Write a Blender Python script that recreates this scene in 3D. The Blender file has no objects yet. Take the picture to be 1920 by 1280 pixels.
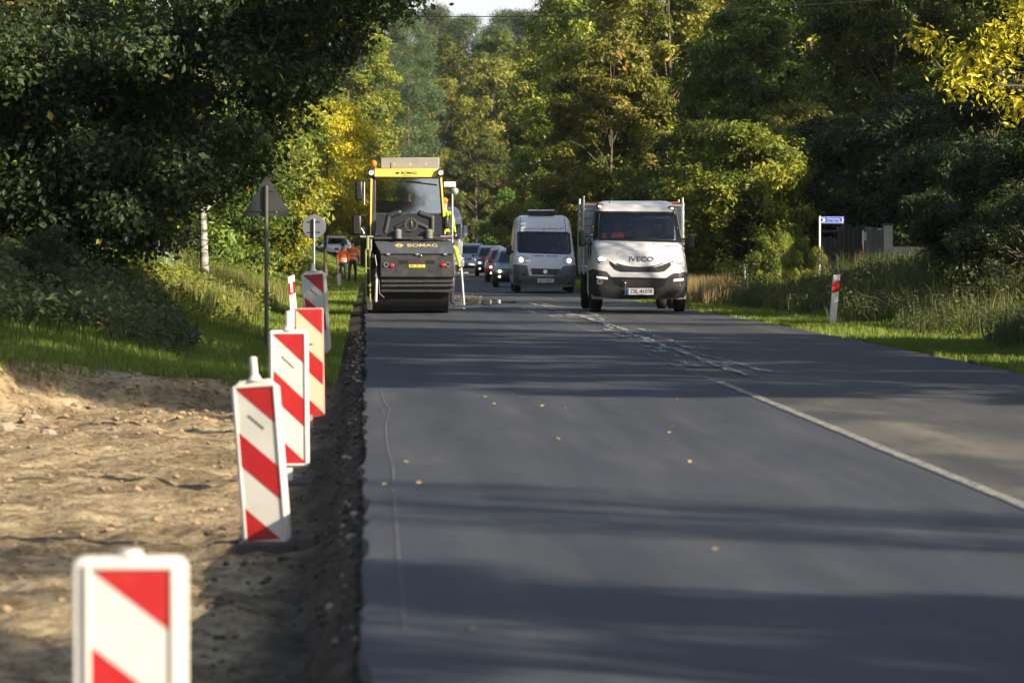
import bpy, bmesh, math, random
import numpy as np
from mathutils import Vector, Matrix
R = math.radians
C = bpy.context.scene.collection
SC = bpy.context.scene

# ------------------------------------------------------------------ camera
CAMH = 1.45
cd = bpy.data.cameras.new('camera'); cam = bpy.data.objects.new('camera', cd); C.objects.link(cam)
cd.lens = 135; cd.sensor_width = 36; cd.clip_end = 6000; cd.clip_start = 0.3
cam.location = (0, 0, CAMH)
cam.rotation_euler = (R(90 - 1.535), 0, R(-2.187))
cd.dof.use_dof = True; cd.dof.focus_distance = 79; cd.dof.aperture_fstop = 4.8
SC.camera = cam

# ------------------------------------------------------------------ light
SUN_EL, SUN_AZ = 24.0, (0.81, -0.586)          # elevation, horizontal direction towards the sun
w = bpy.data.worlds.new('World'); SC.world = w; w.use_nodes = True
nt = w.node_tree; nt.nodes.clear()
sky = nt.nodes.new('ShaderNodeTexSky'); sky.sky_type = 'NISHITA'; sky.sun_disc = False
sky.sun_elevation = R(SUN_EL); sky.sun_rotation = math.atan2(SUN_AZ[0], SUN_AZ[1])
sky.dust_density = 2.5; sky.air_density = 1.0; sky.ozone_density = 1.0
bg = nt.nodes.new('ShaderNodeBackground'); bg.inputs[1].default_value = 0.068
wo = nt.nodes.new('ShaderNodeOutputWorld')
# bright thin haze all round the horizon, as the white autumn sky shows
_tc = nt.nodes.new('ShaderNodeTexCoord'); _sx = nt.nodes.new('ShaderNodeSeparateXYZ'); nt.links.new(_tc.outputs['Generated'], _sx.inputs[0])
_mr = nt.nodes.new('ShaderNodeMapRange'); _mr.interpolation_type = 'SMOOTHSTEP'; nt.links.new(_sx.outputs[2], _mr.inputs[0])
for _i, _v in ((1, .02), (2, .34), (3, .92), (4, 0.)): _mr.inputs[_i].default_value = _v
_mx = nt.nodes.new('ShaderNodeMix'); _mx.data_type = 'RGBA'; nt.links.new(_mr.outputs[0], _mx.inputs[0]); nt.links.new(sky.outputs[0], _mx.inputs[6]); _mx.inputs[7].default_value = (5.6, 5.75, 5.9, 1)
nt.links.new(_mx.outputs[2], bg.inputs[0]); nt.links.new(bg.outputs[0], wo.inputs[0])
sl = bpy.data.lights.new('sun', 'SUN'); sl.energy = 4.5; sl.angle = R(0.5); sl.color = (1.0, 0.86, 0.66)
so = bpy.data.objects.new('sun', sl); C.objects.link(so)
sd = Vector((SUN_AZ[0]*math.cos(R(SUN_EL)), SUN_AZ[1]*math.cos(R(SUN_EL)), math.sin(R(SUN_EL))))
so.rotation_euler = sd.to_track_quat('Z', 'Y').to_euler(); so.location = sd*60
SC.view_settings.view_transform = 'Standard'; SC.view_settings.look = 'None'
SC.view_settings.exposure = 1.47; SC.view_settings.gamma = 1.0; SC.view_settings.use_curve_mapping = False
SC.render.engine = 'CYCLES'
SC.cycles.use_denoising = True
SC.cycles.max_bounces = 6; SC.cycles.diffuse_bounces = 3; SC.cycles.glossy_bounces = 3
SC.cycles.transmission_bounces = 4; SC.cycles.transparent_max_bounces = 8
SC.cycles.caustics_reflective = False; SC.cycles.caustics_refractive = False
SC.cycles.sample_clamp_indirect = 4

# ------------------------------------------------------------------ helpers
def at(px, py, d):
    """photo pixel (1920 wide) at distance d -> x, z"""
    return (px-685)/7200*d, CAMH-(py-447)/7200*d

def tag(o, label=None, cat=None, group=None, kind=None):
    if label: o['label'] = label
    if cat: o['category'] = cat
    if group: o['group'] = group
    if kind: o['kind'] = kind
    return o

def thing(name, label, cat, loc=(0, 0, 0), rz=0, group=None):
    o = bpy.data.objects.new(name, None); C.objects.link(o)
    o.location = loc; o.rotation_euler = (0, 0, rz); o.empty_display_size = .2
    return tag(o, label, cat, group)

def link_mesh(name, me, parent=None):
    o = bpy.data.objects.new(name, me); C.objects.link(o)
    if parent: o.parent = parent
    return o

def copy_tree(o, parent=None):
    c = o.copy(); C.objects.link(c)
    if parent: c.parent = parent
    for ch in list(o.children): copy_tree(ch, c)
    return c

class N:
    """tiny node helper"""
    def __init__(s, name):
        s.m = bpy.data.materials.new(name); s.m.use_nodes = True
        s.t = s.m.node_tree; s.t.nodes.clear()
        s.out = s.t.nodes.new('ShaderNodeOutputMaterial')
    def n(s, typ, **kw):
        nd = s.t.nodes.new(typ)
        for k, v in kw.items():
            if k.startswith('i_'):
                key = k[2:]; key = int(key) if key.isdigit() else key.replace('_', ' ')
                nd.inputs[key].default_value = v
            else: setattr(nd, k, v)
        return nd
    def l(s, a, b): s.t.links.new(a, b)
    def noise(s, scale, detail=4, rough=.6, vec=None, dist=0):
        nd = s.n('ShaderNodeTexNoise', i_Scale=scale, i_Detail=detail, i_Roughness=rough, i_Distortion=dist)
        if vec is not None: s.l(vec, nd.inputs['Vector'])
        return nd.outputs['Fac']
    def ramp(s, fac, stops):
        nd = s.n('ShaderNodeValToRGB'); e = nd.color_ramp.elements
        while len(e) < len(stops): e.new(.5)
        for i, (p, c) in enumerate(stops):
            e[i].position = p; e[i].color = (*c, 1) if len(c) == 3 else c
        s.l(fac, nd.inputs[0]); return nd.outputs['Color']
    def mix(s, fac, a, b, mode='MIX'):
        nd = s.n('ShaderNodeMix', data_type='RGBA', blend_type=mode)
        for v, k in ((fac, 0), (a, 6), (b, 7)):
            if isinstance(v, (int, float)): nd.inputs[k].default_value = v
            elif isinstance(v, tuple): nd.inputs[k].default_value = (*v, 1) if len(v) == 3 else v
            else: s.l(v, nd.inputs[k])
        return nd.outputs[2]
    def math(s, op, a, b=None, c=None):
        nd = s.n('ShaderNodeMath', operation=op)
        for v, k in ((a, 0), (b, 1), (c, 2)):
            if v is None: continue
            if isinstance(v, (int, float)): nd.inputs[k].default_value = v
            else: s.l(v, nd.inputs[k])
        return nd.outputs[0]
    def bump(s, h, strength=.3, dist=.02):
        nd = s.n('ShaderNodeBump', i_Strength=strength, i_Distance=dist); s.l(h, nd.inputs['Height'])
        return nd.outputs[0]

def mat(name, col, rough=.5, metal=0., var=.12, scale=6, bump=0., spec=.5, emit=None, estr=0, coat=0, dirt=None, dirt_amt=.35):
    k = N(name); p = k.n('ShaderNodeBsdfPrincipled')
    p.inputs['Roughness'].default_value = rough; p.inputs['Metallic'].default_value = metal
    p.inputs['Specular IOR Level'].default_value = spec; p.inputs['Coat Weight'].default_value = coat
    tc = k.n('ShaderNodeTexCoord').outputs['Object']
    f = k.noise(scale, 5, .65, tc)
    lo = tuple(max(0, c*(1-var)) for c in col); hi = tuple(min(1, c*(1+var)) for c in col)
    c = k.ramp(f, [(.3, lo), (.7, hi)])
    if dirt:
        g = k.noise(scale*.5, 6, .7, tc)
        c = k.mix(k.ramp(g, [(.45, (0, 0, 0)), (.75, (dirt_amt,)*3)]), c, dirt)
    k.l(c, p.inputs['Base Color'])
    if bump: k.l(k.bump(k.noise(scale*8, 4, .6, tc), bump, .01), p.inputs['Normal'])
    if emit:
        p.inputs['Emission Color'].default_value = (*emit, 1); p.inputs['Emission Strength'].default_value = estr
    k.l(p.outputs[0], k.out.inputs[0])
    return k.m

class MB:
    def __init__(s): s.v = []; s.f = []; s.fm = []
    def add(s, vs, fs, m=0):
        o = len(s.v); s.v += [tuple(v) for v in vs]
        s.f += [tuple(i+o for i in f) for f in fs]; s.fm += [m]*len(fs); return s
    def box(s, x0, x1, y0, y1, z0, z1, m=0, taper=0):
        t = taper
        vs = [(x0, y0, z0), (x1, y0, z0), (x1, y1, z0), (x0, y1, z0), (x0+t, y0+t, z1), (x1-t, y0+t, z1), (x1-t, y1-t, z1), (x0+t, y1-t, z1)]
        return s.add(vs, [(0, 3, 2, 1), (4, 5, 6, 7), (0, 1, 5, 4), (1, 2, 6, 5), (2, 3, 7, 6), (3, 0, 4, 7)], m)
    def cyl(s, p0, p1, r0, r1=None, n=12, m=0, caps=True):
        r1 = r0 if r1 is None else r1
        p0, p1 = Vector(p0), Vector(p1); d = (p1-p0).normalized()
        a = d.cross(Vector((0, 0, 1))) if abs(d.z) < .9 else d.cross(Vector((1, 0, 0)))
        a.normalize(); b = d.cross(a)
        vs = []
        for p, r in ((p0, r0), (p1, r1)):
            for i in range(n):
                t = 2*math.pi*i/n; vs.append(p+(a*math.cos(t)+b*math.sin(t))*r)
        fs = [(i, i+n, (i+1) % n+n, (i+1) % n) for i in range(n)]
        if caps: fs += [tuple(range(n)), tuple(range(2*n-1, n-1, -1))]
        return s.add(vs, fs, m)
    def tube(s, pts, r, n=8, m=0):
        rs = r if isinstance(r, (list, tuple)) else [r]*len(pts)
        for i in range(len(pts)-1): s.cyl(pts[i], pts[i+1], rs[i], rs[i+1], n, m)
        return s
    def prism(s, poly, y0, y1, plane='xz', m=0):
        n = len(poly)
        def P(a, b, y): return (a, y, b) if plane == 'xz' else ((y, a, b) if plane == 'yz' else (a, b, y))
        vs = [P(a, b, y0) for a, b in poly]+[P(a, b, y1) for a, b in poly]
        fs = [tuple(range(n)), tuple(range(2*n-1, n-1, -1))]+[(i, i+n, (i+1) % n+n, (i+1) % n) for i in range(n)]
        return s.add(vs, fs, m)
    def lathe(s, prof, c, axis='x', n=28, m=0):
        """prof: (a along axis, radius)"""
        vs = []; k = len(prof)
        for i in range(n):
            t = 2*math.pi*i/n; cc, ss = math.cos(t), math.sin(t)
            for a, r in prof:
                if axis == 'x': vs.append((c[0]+a, c[1]+r*cc, c[2]+r*ss))
                elif axis == 'y': vs.append((c[0]+r*cc, c[1]+a, c[2]+r*ss))
                else: vs.append((c[0]+r*cc, c[1]+r*ss, c[2]+a))
        fs = []
        for i in range(n):
            j = (i+1) % n
            for q in range(k-1): fs.append((i*k+q, j*k+q, j*k+q+1, i*k+q+1))
        return s.add(vs, fs, m)
    def ell(s, c, r, n=14, k=9, m=0):
        vs = []; fs = []
        for i in range(k+1):
            ph = math.pi*i/k
            for j in range(n):
                t = 2*math.pi*j/n
                vs.append((c[0]+r[0]*math.sin(ph)*math.cos(t), c[1]+r[1]*math.sin(ph)*math.sin(t), c[2]+r[2]*math.cos(ph)))
        for i in range(k):
            for j in range(n): fs.append((i*n+j, (i+1)*n+j, (i+1)*n+(j+1) % n, i*n+(j+1) % n))
        return s.add(vs, fs, m)
    def patch(s, poly, surf, off=.004, th=.02, res=.09, m=0):
        """front-view outline (x,z) laid on the curved surface y=surf(x,z), standing proud by off, th thick"""
        bm = bmesh.new()
        bm.faces.new([bm.verts.new((x, 0, z)) for x, z in poly])
        bmesh.ops.triangulate(bm, faces=bm.faces[:])
        for _ in range(5):
            le = [e for e in bm.edges if e.calc_length() > res]
            if not le: break
            bmesh.ops.subdivide_edges(bm, edges=le, cuts=1)
            bmesh.ops.triangulate(bm, faces=bm.faces[:])
        for v in bm.verts: v.co.y = surf(v.co.x, v.co.z)-off
        ex = bmesh.ops.extrude_edge_only(bm, edges=[e for e in bm.edges if e.is_boundary])
        for v in [g for g in ex['geom'] if isinstance(g, bmesh.types.BMVert)]: v.co.y += th
        bmesh.ops.recalc_face_normals(bm, faces=bm.faces[:])
        bm.verts.index_update()
        s.add([v.co.copy() for v in bm.verts], [tuple(v.index for v in f.verts) for f in bm.faces], m)
        bm.free(); return s
    def mesh(s, name, mats, smooth=None):
        me = bpy.data.meshes.new(name); me.from_pydata(s.v, [], s.f)
        for mm in (mats if isinstance(mats, (list, tuple)) else [mats]): me.materials.append(mm)
        me.polygons.foreach_set('material_index', s.fm)
        bm = bmesh.new(); bm.from_mesh(me)
        bmesh.ops.recalc_face_normals(bm, faces=bm.faces[:]); bm.to_mesh(me); bm.free()
        if smooth is not None:
            me.polygons.foreach_set('use_smooth', [True]*len(me.polygons))
            try: me.set_sharp_from_angle(angle=R(smooth))
            except Exception: pass
        me.update(); return me
    def build(s, name, mats, parent=None, bevel=0, smooth=35, label=None):
        o = link_mesh(name, s.mesh(name, mats, smooth), parent)
        if bevel:
            b = o.modifiers.new('bevel', 'BEVEL'); b.width = bevel; b.segments = 2; b.limit_method = 'ANGLE'; b.angle_limit = R(40)
        if label: o['label'] = label
        return o

def text(name, s, size, loc, parent, m, width=None, depth=.004, rot=(90, 0, 0), surf=None, off=.006):
    cu = bpy.data.curves.new('t', 'FONT'); cu.body = s; cu.size = size; cu.align_x = 'CENTER'; cu.align_y = 'CENTER'
    cu.extrude = depth/2; cu.offset = size*.012
    o = bpy.data.objects.new('t', cu); C.objects.link(o)
    bpy.context.view_layer.update()
    me = bpy.data.meshes.new_from_object(o.evaluated_get(bpy.context.evaluated_depsgraph_get()))
    bpy.data.objects.remove(o); me.materials.clear(); me.materials.append(m)
    co = np.empty(len(me.vertices)*3); me.vertices.foreach_get('co', co); co = co.reshape(-1, 3)
    if width and len(co):
        co[:, 0] *= width/(co[:, 0].max()-co[:, 0].min())
    if surf:                                       # lay it on the body surface, facing the front
        x = co[:, 0]+loc[0]; z = co[:, 1]+loc[2]
        y = np.array([surf(a, b) for a, b in zip(x, z)])-off-co[:, 2]
        co = np.stack([x, y, z], 1)
    me.vertices.foreach_set('co', co.ravel()); me.update()
    ob = link_mesh(name, me, parent)
    if not surf: ob.location = loc; ob.rotation_euler = tuple(R(a) for a in rot)
    return ob

# numpy value noise
def vnoise(x, y, seed=0):
    xi = np.floor(x).astype(np.int64); yi = np.floor(y).astype(np.int64)
    fx = x-xi; fy = y-yi; fx = fx*fx*(3-2*fx); fy = fy*fy*(3-2*fy)
    def h(a, b):
        n = (a*374761393+b*668265263+seed*1442695041) & 0x7fffffff
        n = ((n ^ (n >> 13))*1274126177) & 0x7fffffff
        return ((n ^ (n >> 16)) & 0xffff)/65535.
    return (h(xi, yi)*(1-fx)+h(xi+1, yi)*fx)*(1-fy)+(h(xi, yi+1)*(1-fx)+h(xi+1, yi+1)*fx)*fy
def fbm(x, y, o=4, seed=0):
    s = 0; a = 1; t = 0
    for i in range(o): s = s+a*vnoise(x*2**i, y*2**i, seed+i); t += a; a *= .5
    return s/t
def sstep(a, b, x):
    t = np.clip((x-a)/(b-a), 0, 1); return t*t*(3-2*t)
SHADERS = [(47.8, 15, .85, 'broadleaf'), (42.0, 15.5, .85, 'broadleaf'), (36.5, 14.5, .9, 'broadleaf'), (30.0, 15, .8, 'broadleaf'),
           (10.8, 14, .55, 'birch'), (2.9, 14.5, .8, 'broadleaf'), (-6.1, 15, .8, 'broadleaf_open'), (-14.5, 15, .9, 'broadleaf'), (69.6, 17.5, 1.0, 'birch')]  # last birch is added out of frame to dapple the truck with shade
# ================================================================== ground, road
def RZ(y): return np.interp(y, [0, 55, 66, 78, 100, 123, 170, 235, 300, 400, 700, 3000], [0, 0, -.025, -.07, -.18, -.31, -.46, -.60, -.74, -1.0, -1.2, -1.2])
def XC(y): y = np.asarray(y, float); return 1.1e-4*np.clip(y-130, 0, 420)**2+.01*np.clip(y-385, 0, 60)**2
def trench_floor(y): return np.interp(y, [0, 20, 29, 36, 39, 42, 46], [-.50, -.47, -.42, -.39, -.36, -.27, -.05])
def ground_z(x, y):
    x = np.asarray(x, float); y = np.asarray(y, float)
    x, y = np.broadcast_arrays(x, y)
    r = RZ(y); u = x-XC(y)
    # left verge and bank
    b = np.clip(-u-1.3-.25*np.sin(y*.11), 0, 6)
    bank = .40*b*b/(b+.5)
    bank = np.minimum(bank, 1.7)*sstep(36, 58, y)+.25*sstep(1.2, 5, -u)*(1-sstep(36, 58, y))
    verge = r-.03-.05*sstep(0, .4, -u)+bank+.07*(fbm(x*1.2+9, y*.7, 4, 5)-.5)*sstep(.1, .8, -u)
    # dug-out trench, nearer than about 42 m
    wob = 1.6*(fbm(x*.9, y*.0+3, 3, 8)-.5)+.5*(fbm(x*4, y*2, 3, 2)-.5)
    lim = 40.2-.6*sstep(1.0, 2.6, -u)-1.5*sstep(2.6, 4.2, -u)+wob
    intr = 1-sstep(0, 1.5, y-lim)
    fl = trench_floor(y)+(.13*(fbm(x*1.4, y*.8, 3, 21)-.5)+.13*(fbm(x*3.0, y*1.8, 4, 3)-.5)+.075*(fbm(x*8, y*5, 4, 4)-.5))
    fl = fl-.10*sstep(1.5, 4, -u)*(1-sstep(30, 38, y))
    edge = sstep(.03, .30+.1*fbm(y*1.1, y*0, 2, 6), -u)          # ragged slope down from the asphalt edge
    near = np.where(edge < 1, r-.07+(fl-(r-.07))*edge+.10*(fbm(x*7, y*4, 3, 31)-.5)*sstep(0, .1, -u), fl)
    left = verge*(1-intr)+near*intr
    # right
    q = u-7
    right = r-.03-.03*sstep(0, .3, q)+.05*(fbm(x*1.5, y*.8, 3, 15)-.5)*sstep(.1, .6, q)+.20*np.clip(q-1.9, 0, 5)+.0*q
    z = np.where(u < 0, left, np.where(u > 7, right, r-.07))
    return z
def gz(x, y): return float(ground_z(np.array([x]), np.array([y]))[0])

def grid_mesh(name, U, Y, zf, attr=None):
    UU, YY = np.meshgrid(U, Y); X = UU+XC(YY)
    Z = zf(X, YY); n, m = UU.shape
    co = np.stack([X, YY, Z], -1).reshape(-1, 3)
    i = np.arange((n-1)*m).reshape(n-1, m)[:, :-1].ravel()
    F = np.stack([i, i+1, i+m+1, i+m], 1)
    me = mesh_np(name, co, F)
    return me, co
def mesh_np(name, co, F, smooth=True):
    me = bpy.data.meshes.new(name); k = F.shape[1]
    me.vertices.add(len(co)); me.vertices.foreach_set('co', np.ascontiguousarray(co, dtype=np.float32).ravel())
    me.loops.add(F.size); me.loops.foreach_set('vertex_index', F.astype(np.int32).ravel())
    me.polygons.add(len(F)); me.polygons.foreach_set('loop_start', np.arange(len(F), dtype=np.int32)*k)
    me.polygons.foreach_set('use_smooth', np.full(len(F), smooth))
    me.update(calc_edges=True); return me
def set_attr(me, name, vals):
    a = me.attributes.new(name, 'FLOAT', 'POINT'); a.data.foreach_set('value', np.asarray(vals, np.float32))

U = np.concatenate([[-900, -400, -200, -100, -60, -40, -28, -20, -15, -12, -10, -8.5], np.arange(-7.5, -1.2, .09), np.arange(-1.2, .001, .05), [1, 2.5, 4, 5.5], np.arange(7, 12, .16), [13, 14, 16, 18, 21, 25, 30, 40, 60, 100, 200, 400, 900]])
Y = np.concatenate([[-60, -20, 0, 4, 7], np.arange(8, 47, .085), np.arange(47, 120, .33), np.arange(120, 300, 4), [320, 350, 380, 420, 480, 600, 900, 1500, 3000]])
me, co = grid_mesh('ground', U, Y, ground_z)
x, y, z = co.T; u = x-XC(y)
wob = 1.6*(fbm(x*.9, y*.0+3, 3, 8)-.5)+.5*(fbm(x*4, y*2, 3, 2)-.5)
lim = 40.2-.6*sstep(1.0, 2.6, -u)-1.5*sstep(2.6, 4.2, -u)+wob
dug = (1-sstep(1.2, 1.9, y-lim))*(u < 0)
strip = (1-sstep(.25, .55, np.abs(u+.1)))*(y < 90)
set_attr(me, 'dug', dug); set_attr(me, 'soil', np.maximum(strip*(1-dug), (1-sstep(.1, .5, u-7))*(u > 6.5)*.8))
set_attr(me, 'damp', (1-sstep(.2, .75, -u+.25*(fbm(x*3, y*1.5, 3, 40)-.5)))*(u < .2)+.0*u)  # darker soil colour towards the asphalt edge

k = N('earth'); p = k.n('ShaderNodeBsdfPrincipled', i_Roughness=.95); p.inputs['Specular IOR Level'].default_value = .15
g = k.n('ShaderNodeNewGeometry').outputs['Position']
mp = k.n('ShaderNodeMapping'); k.l(g, mp.inputs[0]); mp.inputs['Scale'].default_value = (1, .8, 1); g2 = mp.outputs[0]
sand = k.ramp(k.noise(2.2, 8, .68, g2, .4), [(.30, (.185, .14, .085)), (.44, (.335, .265, .160)), (.58, (.475, .390, .240)), (.75, (.565, .475, .31))])
clod = k.ramp(k.noise(9, 6, .75, g2, .8), [(.38, (.28, .22, .17)), (.54, (1, 1, 1))])
sand = k.mix(.8, sand, clod, 'MULTIPLY')
moist = k.ramp(k.noise(.9, 5, .6, g2, .6), [(.40, (.45, .42, .40)), (.55, (1, 1, 1))])
sand = k.mix(.7, sand, moist, 'MULTIPLY')
dark_edgec = k.ramp(k.noise(5, 6, .7, g2), [(.3, (.034, .026, .018)), (.5, (.075, .056, .040)), (.7, (.14, .11, .08))])
sand = k.mix(k.n('ShaderNodeAttribute', attribute_name='damp').outputs['Fac'], sand, dark_edgec)
grs = k.ramp(k.noise(3, 8, .7, g), [(.3, (.02, .028, .008)), (.5, (.035, .055, .014)), (.68, (.07, .075, .025))])
soilc = k.ramp(k.noise(8, 6, .7, g), [(.3, (.018, .014, .011)), (.7, (.07, .055, .04))])
c = k.mix(k.n('ShaderNodeAttribute', attribute_name='soil').outputs['Fac'], grs, soilc)
c = k.mix(k.n('ShaderNodeAttribute', attribute_name='dug').outputs['Fac'], c, sand)
k.l(c, p.inputs['Base Color'])
h = k.math('ADD', k.noise(6, 8, .7, g2), k.math('MULTIPLY', k.noise(30, 5, .7, g), .5))
k.l(k.bump(h, .9, .07), p.inputs['Normal']); k.l(p.outputs[0], k.out.inputs[0])
M_EARTH = k.m
me.materials.append(M_EARTH); tag(link_mesh('ground', me), kind='structure')

# ---- asphalt: fresh lane (0..3.5) and older lane (3.5..7)
def asphalt(name, fresh):
    k = N(name); p = k.n('ShaderNodeBsdfPrincipled')
    g = k.n('ShaderNodeNewGeometry').outputs['Position']
    mp = k.n('ShaderNodeMapping'); k.l(g, mp.inputs[0]); mp.inputs['Scale'].default_value = (1.6, .16, 1)
    mp2 = k.n('ShaderNodeMapping'); k.l(g, mp2.inputs[0]); mp2.inputs['Scale'].default_value = (1.0, .35, 1)
    streak = k.noise(1.4, 5, .6, mp.outputs[0]); patch = k.noise(.8, 6, .65, mp2.outputs[0], .6)
    fine = k.noise(60, 3, .8, g)
    grains = k.n('ShaderNodeTexVoronoi', i_Scale=85); k.l(g, grains.inputs['Vector'])
    if fresh: c = k.ramp(streak, [(.3, (.028, .031, .039)), (.55, (.039, .043, .053)), (.75, (.056, .059, .067))])
    else:
        c = k.ramp(patch, [(.34, (.034, .034, .037)), (.48, (.055, .054, .052)), (.58, (.115, .105, .085)), (.75, (.15, .138, .11))])
        c0 = k.ramp(streak, [(.3, (.034, .035, .037)), (.7, (.060, .060, .060))])
        sx = k.n('ShaderNodeSeparateXYZ'); k.l(g, sx.inputs[0])
        # worn dusty strip beside the centre line, fading towards the right edge and into the distance
        mk = k.math('SUBTRACT', 1, k.math('MULTIPLY', k.math('ABSOLUTE', k.math('SUBTRACT', sx.outputs[0], 4.15)), .85))
        mk = k.math('MINIMUM', k.math('MAXIMUM', mk, 0), 1)
        far = k.n('ShaderNodeMapRange'); k.l(sx.outputs[1], far.inputs[0])
        for i, v in ((1, 30), (2, 46), (3, 1), (4, .25)): far.inputs[i].default_value = v
        c = k.mix(k.math('MULTIPLY', mk, far.outputs[0]), c0, c)
    sp = k.mix(.6, k.ramp(fine, [(.35, (.68,)*3), (.65, (1.35,)*3)]), k.ramp(k.noise(11, 5, .75, g), [(.35, (.78,)*3), (.68, (1.25,)*3)]), 'MULTIPLY')
    c = k.mix(.8, c, sp, 'MULTIPLY')
    mp3 = k.n('ShaderNodeMapping'); k.l(g, mp3.inputs[0]); mp3.inputs['Scale'].default_value = (1.5, .03, 1)
    c = k.mix(1., c, k.ramp(k.noise(1.3, 3, .5, mp3.outputs[0]), [(.35, (.84,)*3), (.65, (1.18,)*3)]), 'MULTIPLY')
    k.l(c, p.inputs['Base Color'])
    k.l(k.ramp(streak, [(.3, (.66,)*3), (.7, (.8,)*3)]), p.inputs['Roughness'])
    p.inputs['Specular IOR Level'].default_value = .32
    hh = k.math('ADD', grains.outputs['Distance'], k.math('MULTIPLY', fine, .6))
    k.l(k.bump(hh, .55, .006), p.inputs['Normal']); k.l(p.outputs[0], k.out.inputs[0]); return k.m
M_ASPH, M_ASPH2 = asphalt('fresh_asphalt', True), asphalt('old_asphalt', False)
YR = np.concatenate([[-60, 0], np.arange(5, 110, .25), np.arange(110, 700, 5)])
def road_sheet(name, u0, u1, m, jag=None, dz=0., jagr=0.):
    n = len(YR); cols = np.linspace(0, 1, 8)
    ju = np.zeros(n) if jag is None else jag*(fbm(YR*2.1, YR*0, 3, 77)-.5)
    UU = u0+ju[:, None]*(1-cols)[None]+(u1-u0)*cols[None]
    UU = UU+jagr*(fbm(YR*.9, YR*0, 4, 91)-.5)[:, None]*cols[None]**3
    X = UU+XC(YR)[:, None]; YY = np.repeat(YR[:, None], 8, 1)
    Z = RZ(YY)+dz+.012*(fbm(X*.5, YY*.12, 2, 9)-.5)
    X = np.concatenate([X[:, :1]+.004-.0, X], 1); YY = np.concatenate([YY[:, :1], YY], 1)
    Z = np.concatenate([Z[:, :1]-.10, Z], 1)                       # the cut side face of the layer
    kk = X.shape[1]; co = np.stack([X, YY, Z], -1).reshape(-1, 3)
    i = np.arange((n-1)*kk).reshape(n-1, kk)[:, :-1].ravel()
    me = mesh_np(name, co, np.stack([i, i+1, i+kk+1, i+kk], 1)); me.materials.append(m)
    try: me.set_sharp_from_angle(angle=R(40))
    except Exception: pass
    return tag(link_mesh(name, me), kind='structure')
road_sheet('road_fresh_lane', 0, 3.5, M_ASPH, .09, .014)
road_sheet('road_old_lane', 3.5, 7.0, M_ASPH2, None, .006, .22)
def strip(name, ys, us, wd, m, dz, jit=0, seed=0):
    ys = np.asarray(ys, float); us = np.asarray(us, float)+np.zeros_like(ys)
    L = us-wd/2+jit*(fbm(ys*3, ys*0, 3, seed)-.5); Rr = us+wd/2+jit*(fbm(ys*3, ys*0+7, 3, seed)-.5)
    Xl = L+XC(ys); Xr = Rr+XC(ys); zz = lambda X: RZ(ys)+dz+.012*(fbm(X*.5, ys*.12, 2, 9)-.5)
    co = np.concatenate([np.stack([Xl, ys, zz(Xl)], 1), np.stack([Xr, ys, zz(Xr)], 1)]); n = len(ys)
    i = np.arange(n-1); me = mesh_np(name, co, np.stack([i, i+n, i+n+1, i+1], 1)); me.materials.append(m)
    return tag(link_mesh(name, me), kind='structure')
def worn(name, col, thr, sc=(1, 1, 1), nz=14):
    k = N(name); p = k.n('ShaderNodeBsdfPrincipled', i_Roughness=.7)
    p.inputs['Base Color'].default_value = (*col, 1)
    g = k.n('ShaderNodeNewGeometry').outputs['Position']; mp = k.n('ShaderNodeMapping'); k.l(g, mp.inputs[0]); mp.inputs['Scale'].default_value = sc
    f = k.ramp(k.noise(nz, 6, .75, mp.outputs[0]), [(thr-.06, (0, 0, 0)), (thr+.06, (1, 1, 1))])
    t = k.n('ShaderNodeBsdfTransparent'); mx = k.n('ShaderNodeMixShader'); k.l(f, mx.inputs[0]); k.l(t.outputs[0], mx.inputs[1]); k.l(p.outputs[0], mx.inputs[2])
    k.l(mx.outputs[0], k.out.inputs[0]); return k.m
M_LINE = worn('worn_line_paint', (.22, .215, .195), .45)
strip('lane_marking', np.arange(5, 38.5, .3), 3.53, .085, M_LINE, .022, .02, 5)
strip('lane_marking', np.arange(38.5, 78, .3), 3.50, .07, worn('faint_line_paint', (.22, .22, .21), .56), .022)
strip('chalk_line', np.arange(14, 76, .2), .17+.05*(fbm(np.arange(14, 76, .2)*.25, np.arange(14, 76, .2)*0, 2, 3)-.5)*2, .010, worn('chalk', (.13, .13, .135), .52), .022)
# pale scraped tack-coat trails wandering beside the centre line
def scrape(name, seed, pts, wd, thr):
    ys = np.arange(pts[0][1], pts[-1][1], .25); us = np.interp(ys, [q[1] for q in pts], [q[0] for q in pts])
    us = us+.18*(fbm(ys*.45, ys*0, 3, seed)-.5)
    return strip(name, ys, us, wd, worn('scrape%d' % seed, (.34, .36, .38), thr, (3.4, .28, 1), 3.2), .024, .3*wd, seed)
scrape('tack_coat_trail', 1, [(4.05, 40), (3.95, 52), (4.15, 66), (4.05, 96)], .11, .51)
scrape('tack_coat_trail', 2, [(3.75, 46), (3.85, 60), (4.5, 75), (4.3, 96)], .17, .56)
scrape('tack_coat_trail', 3, [(4.9, 52), (5.0, 66), (4.7, 80)], .25, .62)
scrape('tack_coat_trail', 4, [(4.35, 41), (4.15, 48), (4.4, 62)], .08, .54)
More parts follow.
